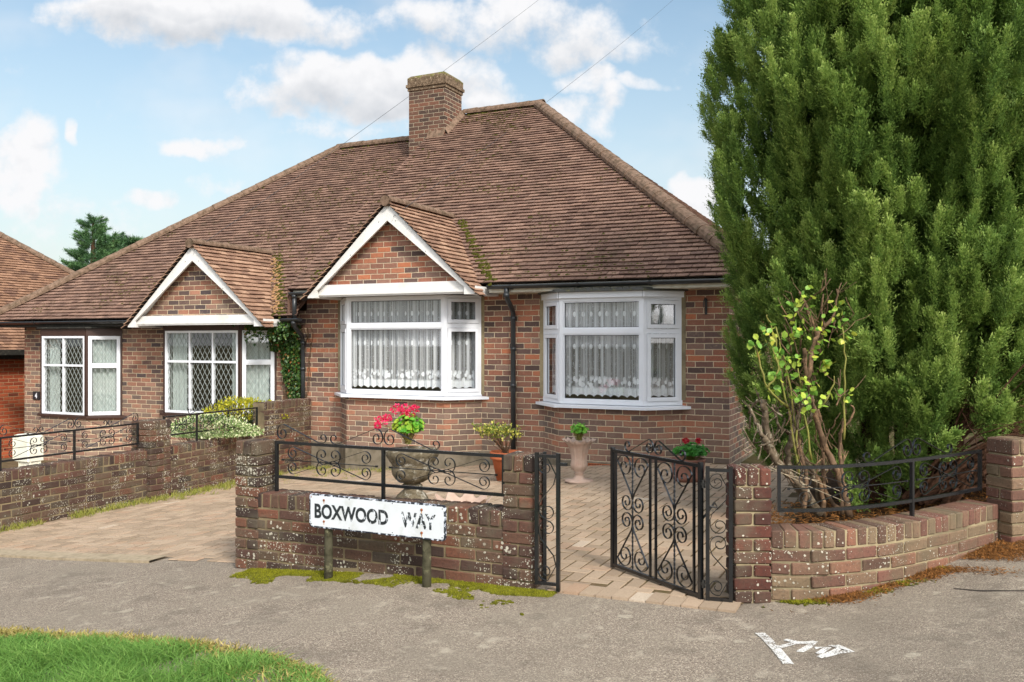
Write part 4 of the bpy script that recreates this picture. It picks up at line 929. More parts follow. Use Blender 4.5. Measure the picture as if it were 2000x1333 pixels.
def brick_run(mb, path, ztop, s0, s1, D=.215, rows=9, cope=True):
    """stretcher courses below a brick-on-edge coping, all following the path and its top line"""
    ck = .1025 if cope else 0.
    if cope:
        n = int(round((s1-s0)/.0755)); st_ = (s1-s0)/n
        for i in range(n):
            s = s0+st_*(i+.5); p, t, nn = path.at(s); c = (*(p+nn*D/2), ztop(s)-ck/2+random.gauss(0, .0015)); brick(mb, c, t, nn, st_-.009, D+random.gauss(0, .002), ck-.002, .007)
    for r in range(rows):
        s = s0-(.1125 if r % 2 else 0); first = True
        while s < s1-.02:
            a, c_ = max(s, s0), min(s+.225, s1); s += .225
            if c_-a < .05: continue
            m_ = (a+c_)/2; p, t, nn = path.at(m_); z = ztop(m_)-ck-.0075-.075*r-.0325-.0035
            if z+.04 < gh(*p)-.03: continue
            brick(mb, (*(p+nn*D/2), z), t, nn, c_-a-.010, D+random.gauss(0, .0025), .0655)
    # mortar body
    k = max(2, int((s1-s0)/.12)+1); q = np.linspace(s0+.004, s1-.004, k); V = []
    for s in q:
        p, t, nn = path.at(s); g_ = gh(*p)-.15; zt_ = ztop(s)-.007
        for (d, z) in ((.006, g_), (D-.006, g_), (D-.006, zt_), (.006, zt_)): V.append((*(p+nn*d), z))
    F = [(i*4+j, i*4+(j+1) % 4, i*4+4+(j+1) % 4, i*4+4+j) for i in range(k-1) for j in range(4)]+[(0, 1, 2, 3), tuple(range(4*k-4, 4*k))]
    mb.add(V, F, .5, 1)
def pier(mb, c, ex, ztop, size=.215, tall=None):
    """square brick pier, brick-on-edge top course; c = centre xy, ex = unit vector along its front"""
    ex = np.array(ex); ey = np.array((-ex[1], ex[0])); c = np.array(c); g_ = gh(*c); n = int(round(size/.0755)); w = size/n
    for i in range(n): brick(mb, (*(c+ex*(-size/2+w*(i+.5))), ztop-.051+random.gauss(0, .001)), ex, ey, w-.009, size, .1, .008)
    z = ztop-.1025-.0075-.0325; r = 0
    while z > g_-.08:
        if size < .3:
            if r % 2 == 0:
                for sd in (-1, 1): brick(mb, (*(c+ex*sd*(size/4+.002)), z), ex, ey, size/2-.009, size, .0655)
            else:
                for sd in (-1, 1): brick(mb, (*(c+ey*sd*(size/4+.002)), z), ex, ey, size, size/2-.009, .0655)
        else:
            a, b2 = (ex, ey) if r % 2 else (ey, ex); L3 = size/3
            brick(mb, (*(c-b2*(size/2-.05)+a*-L3/2), z), a, b2, 2*L3-.01, .1, .0655); brick(mb, (*(c-b2*(size/2-.05)+a*L3), z), a, b2, L3-.01, .1, .0655)
            brick(mb, (*(c+b2*(size/2-.05)-a*L3/2), z), a, b2, 2*L3-.01, .1, .0655); brick(mb, (*(c+b2*(size/2-.05)+a*L3), z), a, b2, L3-.01, .1, .0655)
            brick(mb, (*c, z), a, b2, size, size-.2-.02, .0655)
        z -= .075; r += 1
    h = size/2-.013; o = (*(c-ex*h-ey*h), g_-.15); mb.box(o, (*(ex*2*h), 0), (*(ey*2*h), 0), (0, 0, ztop-.006-(g_-.15)), .5, 1)
e1d = (CT, -ST)
# front wall with its two piers
fw = thing('garden_wall', 'low lichen spotted brick wall standing behind the street name sign, between two piers', 'wall', W(-1.2, -5.95, -.05), 'brick front walls')
mb = MB(); fp = Path([W(-2.20, -6.05)[:2], W(-.15, -6.05)[:2]]); brick_run(mb, fp, lambda s: .435+.034*s/2.0+.003*math.sin(s*5), .0, 2.05, rows=8)
mb.build('wall_courses', [M['gbrick'], M['gmort']], fw)
mb = MB(); pier(mb, W(-2.262, -5.95)[:2], e1d, .805); mb.build('pier', [M['gbrick'], M['gmort']], fw)
mb = MB(); pier(mb, W(-.1025, -5.95)[:2], e1d, .822); mb.build('pier', [M['gbrick'], M['gmort']], fw)
# curved wall on the right
cw = thing('garden_wall', 'curved low brick wall in front of the big conifer, sinking into the rising pavement', 'wall', (2.3, 5.4, .05), 'brick front walls')
CP = Path([(1.44, 5.085), (1.62, 5.055), (1.83, 5.06), (2.22, 5.20), (2.62, 5.43), (2.95, 5.65), (3.25, 5.86)])
mb = MB(); brick_run(mb, CP, lambda s: .437+.012*s/2+.003*math.sin(s*4), .05, CP.L-.02, rows=6)
mb.build('wall_courses', [M['gbrick2'], M['gmort2']], cw)
mb = MB(); pier(mb, (1.386, 5.165), (1, 0), .798); o = mb.build('pier', [M['pbrick'], M['gmort2']], cw)
tv = nrm((math.cos(math.radians(38)), math.sin(math.radians(38))))[:2]; tn_ = np.array((-tv[1], tv[0]))
tp = np.array((math.cos(math.radians(18)), math.sin(math.radians(18)))); tq = np.array((-tp[1], tp[0]))
mb = MB(); pier(mb, np.array((3.262, 5.74))+tp*.11+tq*.11, tp, .885, .215); mb.build('pier', [M['gbrick2'], M['gmort2']], cw)
mb = MB(); brick_run(mb, Path([np.array((3.47, 5.86)), np.array((3.47, 5.86))+tv*1.6]), lambda s: .56, 0, 1.5, rows=6); mb.build('wall_courses', [M['gbrick2'], M['gmort2']], cw)
# dividing wall between the two drives
dw = thing('garden_wall', 'long brick wall with vertical coping bricks dividing the two driveways', 'wall', W(-6.47, -3, -.4), 'brick front walls')
mb = MB(); dp = Path([W(-6.36, -7.2)[:2], W(-6.36, 0)[:2]])      # s = v+7.2 ; inward normal points to -u
zt_d = lambda s: float(np.interp(s, [0, 4.2, 6.2], [.185, .2, .262]))
brick_run(mb, dp, zt_d, 0, 6.08, rows=9); mb.build('wall_courses', [M['gbrick'], M['gmort']], dw)
mb = MB(); brick_run(mb, dp, lambda s: .645, 6.1, 7.17, rows=14); mb.build('raised_end', [M['gbrick'], M['gmort']], dw)
mb = MB(); pier(mb, W(-6.465, -3.04)[:2], (ST, CT), .555, .33); mb.build('pier', [M['gbrick'], M['gmort']], dw)

# ------------------------------------------------------------------ wrought iron
def spi(c, r0, r1, a0, a1, n=26, pw=1.):
    t = np.linspace(0, 1, n); a = np.radians(a0+(a1-a0)*t); r = r1+(r0-r1)*(1-t)**pw
    return [(c[0]+q*math.cos(w_), c[1]+q*math.sin(w_)) for q, w_ in zip(r, a)]
def mir(P, mx=1, mz=1): return [(x*mx, z*mz) for x, z in P]
class Iron:
    def __init__(s, fmap, nmap): s.f, s.n = fmap, nmap
    def strip(s, mb, P, t=.004, w=.012, sub=None):
        P = np.array(P, float)
        if sub: 
            q = [P[0]]
            for a, c in zip(P[:-1], P[1:]):
                k = max(1, int(np.linalg.norm(c-a)/sub))
                for i in range(1, k+1): q.append(a+(c-a)*i/k)
            P = np.array(q)
        X = np.array([s.f(x, z) for x, z in P]); N = np.array([s.n(x) for x, z in P]); mb.bar(X, N, t, w, .5)
def panel_half(L, H):
    """the scroll pattern of one railing half, centred on (0,0)"""
    out = []; hl, hh = L/2, H/2-.012
    R = hh*.50
    for mx in (1, -1):
        for mz in (1, -1):
            c = (-hh*.50, hh*.52); a0 = math.degrees(math.atan2(-c[1], -c[0])); d = math.hypot(*c)
            out.append(mir(spi(c, d, .012, a0, a0-520, 40, 1.7), mx, mz))
            c = (-hl*.70, hh*.50); Rr = hh*.47; sp = spi(c, Rr, .012, 62, 62+560, 44, 1.0)
            out.append(mir([(-.012, .004), (-hl*.12, hh*.16)]+[(c[0]+Rr*math.cos(math.radians(62))+.0, c[1]+Rr*math.sin(math.radians(62)))]+sp[1:], mx, mz))
    return out
def crest(span=.42, h=.10):
    out = []
    for mx in (1, -1):
        c = (.052, .056); inner = spi(c, .010, .044, 90+560, 90, 40, 1.)[::1]
        # unwinds from the eye out over the top, then a straight run down to the rail and a small curl
        P = [(x, z+(.012 if z > c[1] else 0)*((z-c[1])/.044)) for x, z in spi(c, .010, .054, 80+520, 80, 40)]
        e = (span-.05, .006); cc = (span-.012, .040); tail = spi(cc, .038, .010, -105, 250, 26)
        out.append(mir(P+[(e[0], e[1])]+tail, mx, 1))
    return out
def railing(name, label, fmap, nmap, L, zb, zt, posts, loc, group, crest_at, base_z, flip=False):
    T = thing(name, label, 'railing', loc, group); I = Iron(fmap, nmap); H = zt-zb
    mb = MB()
    for z in (zb+.01, zt-.01): I.strip(mb, [(0, z), (L, z)], .02, .02, .15)
    mb.build('rails', M['iron'], T)
    for s in posts:
        mb = MB(); end = s < .05 or s > L-.05; zlo = base_z(s) if s in base_z.keys_ else zb
        I.strip(mb, [(s, zlo), (s, zt-.001 if end else zt-.02)], .02, .022); mb.build('post', M['iron'], T)
    sw = MB(); q = [posts[0], *posts[1:-1], posts[-1]]
    for a, c in zip(q[:-1], q[1:]):
        m_ = (a+c)/2; zc = (zb+zt)/2
        for P in panel_half(c-a-.02, H-.04): I.strip(sw, [(x+m_, z+zc) for x, z in P], .0035, .012)
        I.strip(sw, [(a+.06, zc), (m_, zc), (c-.06, zc)], .006, .006, .15); I.strip(sw, [(m_-.02, zc), (m_+.02, zc)], .016, .018)
        for e_ in (a+.055, c-.055): I.strip(sw, [(e_-.008, zc), (e_+.008, zc)], .013, .013)
    sw.build('scrollwork', M['iron'], T)
    cr = MB()
    for s in crest_at:
        for P in crest(): I.strip(cr, [(x+s, z+zt) for x, z in P if 0 <= x+s <= L+.05], .0035, .013)
    if not flip and len(posts) == 3:          # half crests running in from each end
        for P, s in ((crest()[0], 0.0), (crest()[1], L)): I.strip(cr, [(x+s, z+zt) for x, z in P], .0035, .013)
    cr.build('crest', M['iron'], T)
    return T
class BZ:
    def __init__(s, d): s.d = d; s.keys_ = list(d.keys())
    def __call__(s, q): return s.d[q]
g_ir = 'black wrought iron railings'
# front wall railing
fL = 1.845; f_f = lambda s, z: np.array(W(-2.085+s, -5.945+.0, z)); f_n = lambda s: np.array((ST, CT, 0))
railing('iron_railing', 'black scrolled iron railing on the low wall directly above the street name sign', f_f, f_n, fL, .538, .806, [.01, .925, fL-.01], W(-1.2, -5.945, .45), g_ir, [.925], BZ({.01: .42, .925: .43}), True)
mb = MB()
for P in (crest()[0],): Iron(f_f, f_n).strip(mb, [(x+.01, z+.806) for x, z in P], .0035, .013)
mb.build('crest', M['iron'], [o for o in sc.collection.objects if o.name.startswith('iron_railing')][-1])
# curved railing
cm_ = Path([p+np.array(CP.at(s)[2])*.11 for s, p in [(q, CP.at(q)[0]) for q in np.linspace(.10, CP.L-.04, 14)]])
c_f = lambda s, z: np.array((*cm_.at(s)[0], z)); c_n = lambda s: np.array((*cm_.at(s)[2], 0.))
RL = cm_.L
railing('iron_railing', 'black scrolled iron railing bowed round the curved wall below the conifer', c_f, c_n, RL, .528, .80, [.01, RL*.555, RL-.01], (2.3, 5.5, .45), g_ir, [RL*.555], BZ({RL*.555: .43}), True)
# divider railings
d_f = lambda v0: (lambda s, z: np.array(W(-6.46, v0+s, z)))
d_n = lambda s: np.array((CT, -ST, 0))
railing('iron_railing', 'black scrolled iron railing on the dividing wall in front of the white meter box', d_f(-5.02), d_n, 1.78, .275, .538, [.01, .89, 1.77], W(-6.46, -4.1, .2), g_ir, [.89], BZ({.01: .18, .89: .18}), False)
railing('iron_railing', 'black scrolled iron railing on the dividing wall in front of the yellow and variegated shrubs', d_f(-2.85), d_n, 1.72, .33, .585, [.01, .56, 1.14, 1.71], W(-6.46, -2, .2), g_ir, [.85], BZ({.56: .2, 1.14: .2}), True)
# gate
GH, GF = np.array((1.105, 5.12)), np.array((.665, 5.87)); gL = float(np.linalg.norm(GF-GH)); gd = (GF-GH)/gL; gn = np.array((-gd[1], gd[0]))
gf = lambda s, z: np.array((*(GH+gd*s), z)); gnn = lambda s: np.array((*gn, 0.))
gt_ = thing('garden_gate', 'black wrought iron garden gate with heart scrolls, standing ajar', 'gate', (*(GH+gd*.45), .02)); I = Iron(gf, gnn)
zb, zt = .035, .812; mb = MB()
for s in (.012, gL-.012): I.strip(mb, [(s, zb-.01), (s, zt+.012)], .024, .024)
for z in (zb+.01, zt-.01): I.strip(mb, [(.024, z), (gL-.024, z)], .02, .02)
mb.build('frame', M['iron'], gt_)
for s in (.068, .415, .470, .825):
    mb = MB(); I.strip(mb, [(s, zb+.02), (s, zt-.02)], .013, .013); mb.build('upright', M['iron'], gt_)
for c0 in (.2415, .6475):
    mb = MB(); hw = .165; zc = (zb+zt)/2; Ht = (zt-zb)/2-.02
    for mx in (1, -1):
        for mz in (1, -1):
            up = spi((.083, Ht-.080), .014, .079, 30+540, 30-8, 44)
            tw = spi((.060, .062), .060, .014, 180, 180+560, 40)
            P = up+[(.012, .115), (.001, .085)]+tw
            I.strip(mb, [(c0+x*mx, zc+z*mz) for x, z in P], .004, .012)
    mb.build('heart_scroll', M['iron'], gt_)
    mb = MB(); n = 120; zz = np.linspace(zb+.02, zt-.02, n); V = []
    for i, z in enumerate(zz):
        tws = 26*z if (.2 < abs(z-zc) < .30 or abs(z-zc) < .03 or .1 < abs(z-zc) < .2) else 26*z
        for j in range(4): a = tws*2.2+j*PI/2; o_ = gf(c0, z); V.append(o_+np.array((*(gd*math.cos(a)*.0065), 0))+np.array((*(gn*math.sin(a)*.0065), 0)))
    mb.add(V, [(i*4+j, i*4+(j+1) % 4, i*4+4+(j+1) % 4, i*4+4+j) for i in range(n-1) for j in range(4)], .5)
    mb.build('twisted_rod', M['iron'], gt_)
mb = MB()
for mx in (1, -1):
    P = spi((.045, .045), .010, .044, 85+520, 85, 40)+[(.235, .008)]+spi((.262, .036), .036, .010, -110, 250, 24)
    I.strip(mb, [(gL/2+x*mx, zt+z*1.12) for x, z in P], .0038, .013)
mb.build('crest', M['iron'], gt_)
for z in (.70, .12):
    mb = MB(); p = gf(-.012, z); mb.tube([p-(0, 0, .022), p+(0, 0, .022)], .011, 8, .5); I.strip(mb, [(-.035, z), (.03, z)], .016, .018); mb.build('hinge', M['iron_d'], gt_)
mb = MB(); p0 = gf(.03, .46); mb.tube([p0, p0+(.09, -.02, .13)], .007, 6, .5); mb.tube([p0+(.09, -.02, .13), p0+(.105, -.02, .10), p0+(.06, -.02, .11)], .006, 6, .5); mb.build('gate_stay', M['iron_d'], gt_)
def side_panel(label, A, Bp, zb, zt, fz, latch=False):
    A, Bp = np.array(A), np.array(Bp); L = float(np.linalg.norm(Bp-A)); d = (Bp-A)/L; nn = np.array((-d[1], d[0])); I = Iron(lambda s, z: np.array((*(A+d*s), z)), lambda s: np.array((*nn, 0.)))
    T = thing('gate_side_panel', label, 'gate panel', (*((A+Bp)/2), .02), 'iron panels fixed to the gate piers'); 
    mb = MB()
    I.strip(mb, [(.011, zb-fz[0]), (.011, zt+.01)], .022, .022); I.strip(mb, [(L-.011, zb-fz[1]), (L-.011, zt+.01)], .022, .022)
    for z in (zb+.01, zt-.01): I.strip(mb, [(.022, z), (L-.022, z)], .018, .018)
    mb.build('frame', M['iron'], T)
    mb = MB(); w = L/2-.024; zc = (zb+zt)/2; H = (zt-zb)/2-.022; m_ = L/2
    for mz in (1, -1):
        P = spi((-w*.25, H-.058), .010, w*.95, 80+500, 70, 40)
        P = [(x, z) for x, z in P]+[(w*.97, H-.10), (w*.7, H-.16), (-w*.75, .12), (-w*.98, .085)]+spi((0, .052), w*.98, .012, 170, 170+480, 36)
        I.strip(mb, [(m_+x, zc+z*mz) for x, z in P], .004, .012)
    mb.build('scrollwork', M['iron'], T)
    if latch:
        mb = MB(); I.strip(mb, [(L, zt-.055), (L+.045, zt-.055)], .018, .02); mb.build('latch', M['iron'], T)
        mb = MB(); q = np.array((.205, 5.53)); mb.bar([(*q, .02), (*q, zt-.005)], (1, 0, 0), .022, .024, .5); mb.build('post', M['iron'], T)
    return T
side_panel('narrow black iron panel fixed to the pier right of the street name sign', (.142, 5.385), (.290, 5.325), .045, .84, (.0, .03), True)
side_panel('narrow black iron panel between the open gate and the right-hand pier', (1.122, 5.10), (1.268, 5.055), .03, .795, (.02, .02))

# ------------------------------------------------------------------ street name sign
sg = thing('street_sign', 'white street sign reading BOXWOOD WAY with flaking black letters on two posts', 'sign', W(-1.0, -6.24, -.02))
U0, U1, Z0 = -1.535, -.50, .292; PW, PH = U1-U0, .222
sf = lambda x, z, d=0.: np.array(W(U0+PW*x, -6.262-d, Z0+PH*z+.003*math.sin(x*3)))
def rounded(w, h, r, ins, n=6):
    P = []
    for cx_, cy_, a0 in ((w-r, r, -90), (w-r, h-r, 0), (r, h-r, 90), (r, r, 180)):
        for i in range(n+1): a = math.radians(a0+90*i/n); P.append((cx_+(r-ins)*math.cos(a), cy_+(r-ins)*math.sin(a)))
    return P
mb = MB(); P = rounded(PW, PH, .022, 0); n = len(P)
F3 = lambda x, z, d: np.array(W(U0+x, -6.262-d, Z0+z))
mb.add([F3(x, z, 0) for x, z in P]+[F3(x, z, -.016) for x, z in P], [tuple(range(n)), tuple(range(n, 2*n))[::-1]]+[(i, (i+1) % n, (i+1) % n+n, i+n) for i in range(n)], .5)
brd = mb.build('border', M['border'], sg)
mb = MB(); P = rounded(PW, PH, .022, .010); mb.add([F3(x, z, .0015) for x, z in P]+[F3(x, z, 0) for x, z in P], [tuple(range(n))]+[(i, (i+1) % n, (i+1) % n+n, i+n) for i in range(n)], .5)
pl = mb.build('plate', M['plate'], sg)
def lett(s, x0, x1, z0, z1):
    o = text_mesh(s, 'lettering', .1, pl, lambda x, y, z: F3((x0+(x1-x0)*x)*PW, z0+(z1-z0)*y, .0022+max(z, 0)*.5), M['letter'], bold=.0035); return o
lett('BOXWOOD', .042, .600, .062, .160); lett('WAY', .690, .938, .062, .160)
for (x, z, r, mt) in ((.115, .185, .0085, 'rust'), (.115, .045, .0085, 'rust'), (.838, .182, .0095, 'rust'), (.838, .038, .0095, 'rust'), (.31, .205, .0035, 'gasket'), (.31, .02, .0035, 'gasket'), (.63, .205, .0035, 'gasket'), (.63, .02, .0035, 'gasket'), (.016, .2, .004, 'rust'), (.982, .2, .004, 'gasket'), (.016, .022, .004, 'gasket'), (.98, .022, .004, 'gasket')):
    mb = MB(); c = F3(x*PW, z, .0015); nn = np.array((-ST, -CT, 0)); prof = ((r, 0), (r*.9, r*.35), (r*.5, r*.6), (0.0005, r*.7)); X = np.array((CT, -ST, 0)); V = []
    for (rr, h) in prof:
        for j in range(10): a = 2*PI*j/10; V.append(c+X*rr*math.cos(a)+np.array((0, 0, rr*math.sin(a)))+nn*h)
    mb.add(V, [(i*10+j, i*10+(j+1) % 10, i*10+10+(j+1) % 10, i*10+10+j) for i in range(3) for j in range(10)], .5); mb.build('bolt', M[mt], pl, smooth=True)
    if r > .008:    # rust run below the bolt
        mb = MB(); k = .9*r; V = [F3(x*PW-k*.5, z-r*.8, .0019), F3(x*PW+k*.5, z-r*.8, .0019), F3(x*PW+k*.25, z-r*2.6, .0019), F3(x*PW-k*.2, z-r*3.0, .0019)]; mb.add(V, [(0,1,2,3)], .5); mb.build('rust_stain', simple('rust_stain', C('c8986a'), .7, .2, 90), pl)
for u in (-1.41, -.655):
    mb = MB(); g_ = gh(*W(u, -6.22)[:2]); mb.tube([W(u, -6.222, g_-.1), W(u, -6.222, g_+.15), W(u+.002, -6.222, .30), W(u, -6.222, .47)], [.030, .029, .028, .028], 10, .5); mb.build('post', M['post'], sg, smooth=True)

# ------------------------------------------------------------------ pots and planters
def at(px, Y): return ((px-1000)*Y/FPX, Y)
def stand(px, Y): x, y = at(px, Y); return (x, y, gh(x, y)+.014)
# weathered stone urn
P0 = stand(805, 8.75); t = thing('stone_urn', 'large lichen covered stone urn planted with a bright pink geranium', 'urn', P0)
mb = MB(); oct_ = lambda i, a, r, z: (r*(1.0 if i > 2 else 1/ max(abs(math.cos((a % (PI/4))-PI/8)), .92)*.96)+.004*math.sin(a*7+z*40), z+.004*math.sin(a*5+i))
mb.lathe([(.0, 0), (.215, 0), (.21, .05), (.15, .06), (.165, .085), (.14, .12), (.085, .17), (.075, .19), (.1, .2), (.1, .22), (.075, .235), (.11, .25), (.165, .28), (.2, .33), (.205, .385), (.19, .41), (.225, .45), (.262, .52), (.27, .56), (.24, .575), (.22, .55), (.0, .54)], P0, 40, oct_)
mb.build('bowl', M['stone'], t, smooth=True)
# pink fluted urn
P1 = stand(1131, 9.75); t = thing('fluted_urn', 'tall pink fluted urn with flared scalloped rim holding one green plant', 'urn', P1)
flu = lambda i, a, r, z: ((r*(1+.055*math.cos(a*14)) if i in (9, 10, 11, 12, 13, 14) else r*(1+.03*math.cos(a*8)*(i < 3))), z+(.012*math.cos(a*14) if i in (14, 15) else 0))
mb = MB(); mb.lathe([(0, 0), (.155, 0), (.15, .022), (.07, .035), (.05, .06), (.047, .09), (.06, .1), (.045, .11), (.085, .14), (.092, .19), (.082, .24), (.088, .3), (.105, .37), (.13, .42), (.185, .465), (.17, .462), (.11, .42), (0, .415)], P1, 56, flu); mb.build('bowl', M['pink'], t, smooth=True)
# terracotta pot
P2 = stand(989, 10.35); t = thing('terracotta_pot', 'round orange terracotta pot with a small yellow-green shrub beside the downpipe', 'flower pot', P2)
mb = MB(); mb.lathe([(0, 0), (.115, 0), (.165, .24), (.17, .245), (.19, .25), (.195, .275), (.19, .28), (.195, .31), (.197, .335), (.18, .335), (.17, .3), (0, .295)], P2, 36); mb.build('body', M['terra'], t, smooth=True)

# brown tub behind gate
P3 = stand(1344, 9.6); t = thing('planter_tub', 'brown ribbed tub with red geraniums seen through the iron gate', 'flower pot', P3)
mb = MB(); mb.lathe([(0, 0), (.155, 0), (.172, .05), (.168, .055), (.176, .13), (.172, .135), (.182, .215), (.19, .22), (.19, .24), (.17, .24), (.16, .2), (0, .195)], P3, 30, lambda i, a, r, z: (r*(1+.02*math.cos(a*16)), z)); mb.build('body', M['tub'], t, smooth=True)
# scalloped shell planter
P4 = stand(904, 7.75); t = thing('scalloped_planter', 'low pink planter with a wavy shell rim behind the street sign wall', 'flower pot', P4)
mb = MB(); sc_r = lambda i, a, r, z: ((r*(1+(.10 if i in (4, 5, 6) else .03)*math.cos(a*9))), z+(.03*math.cos(a*9) if i in (4, 5, 6) else 0))
mb.lathe([(0, 0), (.15, 0), (.16, .02), (.185, .10), (.235, .185), (.245, .19), (.225, .175), (.17, .11), (0, .1)], P4, 72, sc_r); mb.build('bowl', M['pink'], t, smooth=True)
# meter box
x, y = at(55, 12.9); mbx = thing('meter_box', 'white plastic utility meter box with a sloping lid on a short pedestal', 'meter box', (x, y, gh(x, y)))
g_ = gh(x, y); mb = MB()
def rbox(mb, c, w, d, z0, z1, bev=.03, front=.0):
    ex = np.array((CT, -ST, 0)); ey = np.array((ST, CT, 0)); c = np.array((*c, 0.)); V = []; n = 0
    prof = [(0, z0), (0, z1-bev), (bev*.4, z1-bev*.3), (bev, z1)]
    for (ins, z) in prof:
        for (sx, sy) in ((-1, -1), (1, -1), (1, 1), (-1, 1)):
            for k in (0, 1):
                cc = .02; px_ = sx*(w/2-ins-(cc if k == (0 if sx*sy > 0 else 1) else 0)); py_ = sy*(d/2-ins-(cc if k == (1 if sx*sy > 0 else 0) else 0)); V.append(c+ex*px_+ey*py_+np.array((0, 0, z)))
    m = 8; mb.add(V, [(i*m+j, i*m+(j+1) % m, i*m+m+(j+1) % m, i*m+m+j) for i in range(3) for j in range(m)]+[tuple(range(3*m, 4*m))], .5)
rbox(mb, (x, y), .36, .26, g_+.30, g_+.69, .04); mb.build('cover', M['white_box'], mbx)
mb = MB(); rbox(mb, (x+.03, y-.01), .26, .2, g_, g_+.30, .01); mb.build('pedestal', M['white_box'], mbx)
# white painted marks on the pavement
mk = MB()
def gpix(px, py):
    z = 0.
    for _ in range(30): Y = FPX*(EYE-z)/(py-HY); X = (px-1000)*Y/FPX; z = gh(X, Y)
    return np.array((X, Y, z+.0035))
def stroke(P, w):
    P = [gpix(*p) for p in P]; V = []; 
    for i, p in enumerate(P):
        d = P[min(i+1, len(P)-1)]-P[max(i-1, 0)]; d /= np.linalg.norm(d); n = np.array((-d[1], d[0], 0))*w/2; V += [p+n, p-n]
    mk.add(V, [(2*i, 2*i+1, 2*i+3, 2*i+2) for i in range(len(P)-1)], .5)
stroke([(1484, 1238), (1497, 1249), (1515, 1268), (1530, 1286), (1540, 1299)], .05)
stroke([(1513, 1267), (1530, 1264), (1552, 1258), (1580, 1257), (1592, 1255)], .032); stroke([(1533, 1251), (1560, 1257), (1592, 1256), (1580, 1265), (1564, 1274), (1558, 1273)], .034)
stroke([(1592, 1268), (1618, 1266), (1600, 1278), (1612, 1284), (1640, 1276), (1662, 1274), (1645, 1267), (1632, 1262)], .034); stroke([(1622, 1262), (1640, 1268), (1626, 1276), (1600, 1286)], .03)
tag(mk.build('paint_marks', M['spray']), 'white spray painted arrow and squiggle on the grey pavement', 'painted mark')
# overhead cables
def cable(label, A, Bp, sag, r):
    A, Bp = np.array(A, float), np.array(Bp, float); t_ = np.linspace(0, 1, 40)[:, None]; P = A+(Bp-A)*t_; P[:, 2] -= sag*4*(t_*(1-t_))[:, 0]
    mb = MB(); mb.tube(P, r, 5, .5); tag(mb.build('overhead_cable', M['wire']), label, 'cable', 'telephone wires to the two gables')
def pix(px, py, Y): return np.array(((px-1000)*Y/FPX, Y, EYE+(HY-py)*Y/FPX))
cable('thin black cable descending across the sky to the left gable peak', pix(378, 490, 13.55), pix(1400, -300, 60), .6, .004)
cable('thin black cable descending behind the chimney to the white gable peak', pix(768, 424, 12.05), pix(1470, -160, 60), .6, .0035)

# ------------------------------------------------------------------ foliage
OVAL = np.array([(0, 0, 0), (.30, .30, .05), (.27, .68, .04), (0, 1, -.03), (-.27, .68, .04), (-.30, .30, .05)]); OVF = [(0, 1, 2, 3), (0, 3, 4, 5)]
def disc(n=8, cup=.18, lobes=0): return np.array([(0, .5, -cup*.5)]+[(.5*math.cos(2*PI*i/n)*(1-.0*lobes), .5+.5*math.sin(2*PI*i/n), cup*(.3+.3*(i % 2))) for i in range(n)]), [(0, 1+i, 1+(i+1) % n) for i in range(n)]
def scatter(mb, C, size, D=None, T=OVAL, F=OVF, rnd=None, sv=.3, mat=0):
    C = np.asarray(C, float); N = len(C); Mx = rotm(N) if D is None else frames(np.asarray(D, float)+rng.normal(0, .25, (N, 3)))
    Mx = Mx*(size*rng.uniform(1-sv, 1+sv, N))[:, None, None]; mb.inst(T, F, Mx, C, rng.random(N) if rnd is None else rnd, mat)
def ball(c, r, N, shell=.55, up=0):
    d = rng.normal(size=(N, 3)); d /= np.linalg.norm(d, axis=1)[:, None]
    if up: d[:, 2] = np.abs(d[:, 2])*up+d[:, 2]*(1-up)
    q = (shell+(1-shell)*rng.random(N))[:, None]; return np.asarray(c)+d*q*np.asarray(r), d
def stalks(mb, P0, ends, r0=.004, r1=.0018, bend=.03, k=5, mat=0):
    for e in ends:
        e = np.asarray(e, float); P0_ = np.asarray(P0, float)+rng.normal(0, .012, 3)*(1, 1, .2); m_ = (P0_+e)/2+rng.normal(0, bend, 3); t = np.linspace(0, 1, 6)[:, None]
        mb.tube((1-t)**2*P0_+2*t*(1-t)*m_+t*t*e, np.linspace(r0, r1, 6), k, None, mat)

# --- plume of conifer foliage: an upright spray with flat fronds
def plume(seed, n=46, L=.42, spread=.115):
    R = np.random.default_rng(seed); V = []; tip = []
    for i in range(n):
        t = (i+.5)/n; a = i*2.399+R.random(); z0 = t*L; ln = spread*(1-t)**.5*(.55+.45*min(1, t*5))*R.uniform(.5, 1.3)+.02; el = math.radians(R.uniform(28, 52)+t*22)
        d = np.array((math.cos(a)*math.cos(el), math.sin(a)*math.cos(el), math.sin(el))); s = nrm(np.cross(d, (0, 0, 1))); q = nrm(np.cross(s, d)); cv = R.normal(0, .25, 3); tw = R.uniform(-.7, .7); s2 = s*math.cos(tw)+q*math.sin(tw)
        o = np.array((0, 0, z0)); k = 11
        for j in range(k):
            f = j/(k-1); side = (-1)**j; b0 = o+(d+cv*f+np.array((0, 0, .35))*f*f)*ln*(.12+.85*f)+R.normal(0, .005, 3); dd = nrm(d+s2*side*(1.0-.6*f)+R.normal(0, .35, 3)+np.array((0, 0, .3))); l2 = .017+.016*R.random()+ln*.05; w = .0052+.0022*R.random(); wv = nrm(np.cross(dd, q))*w
            V += [b0-wv*.3, b0+dd*l2*.55-wv, b0+dd*l2, b0+dd*l2*.5+wv]; tip.append(.25*f+.35*t)
    return np.array(V), np.array(tip)
PL = [plume(s, 62 if s % 2 else 52, .30+.04*(s % 3), .125+.014*(s % 4)) for s in range(8)]
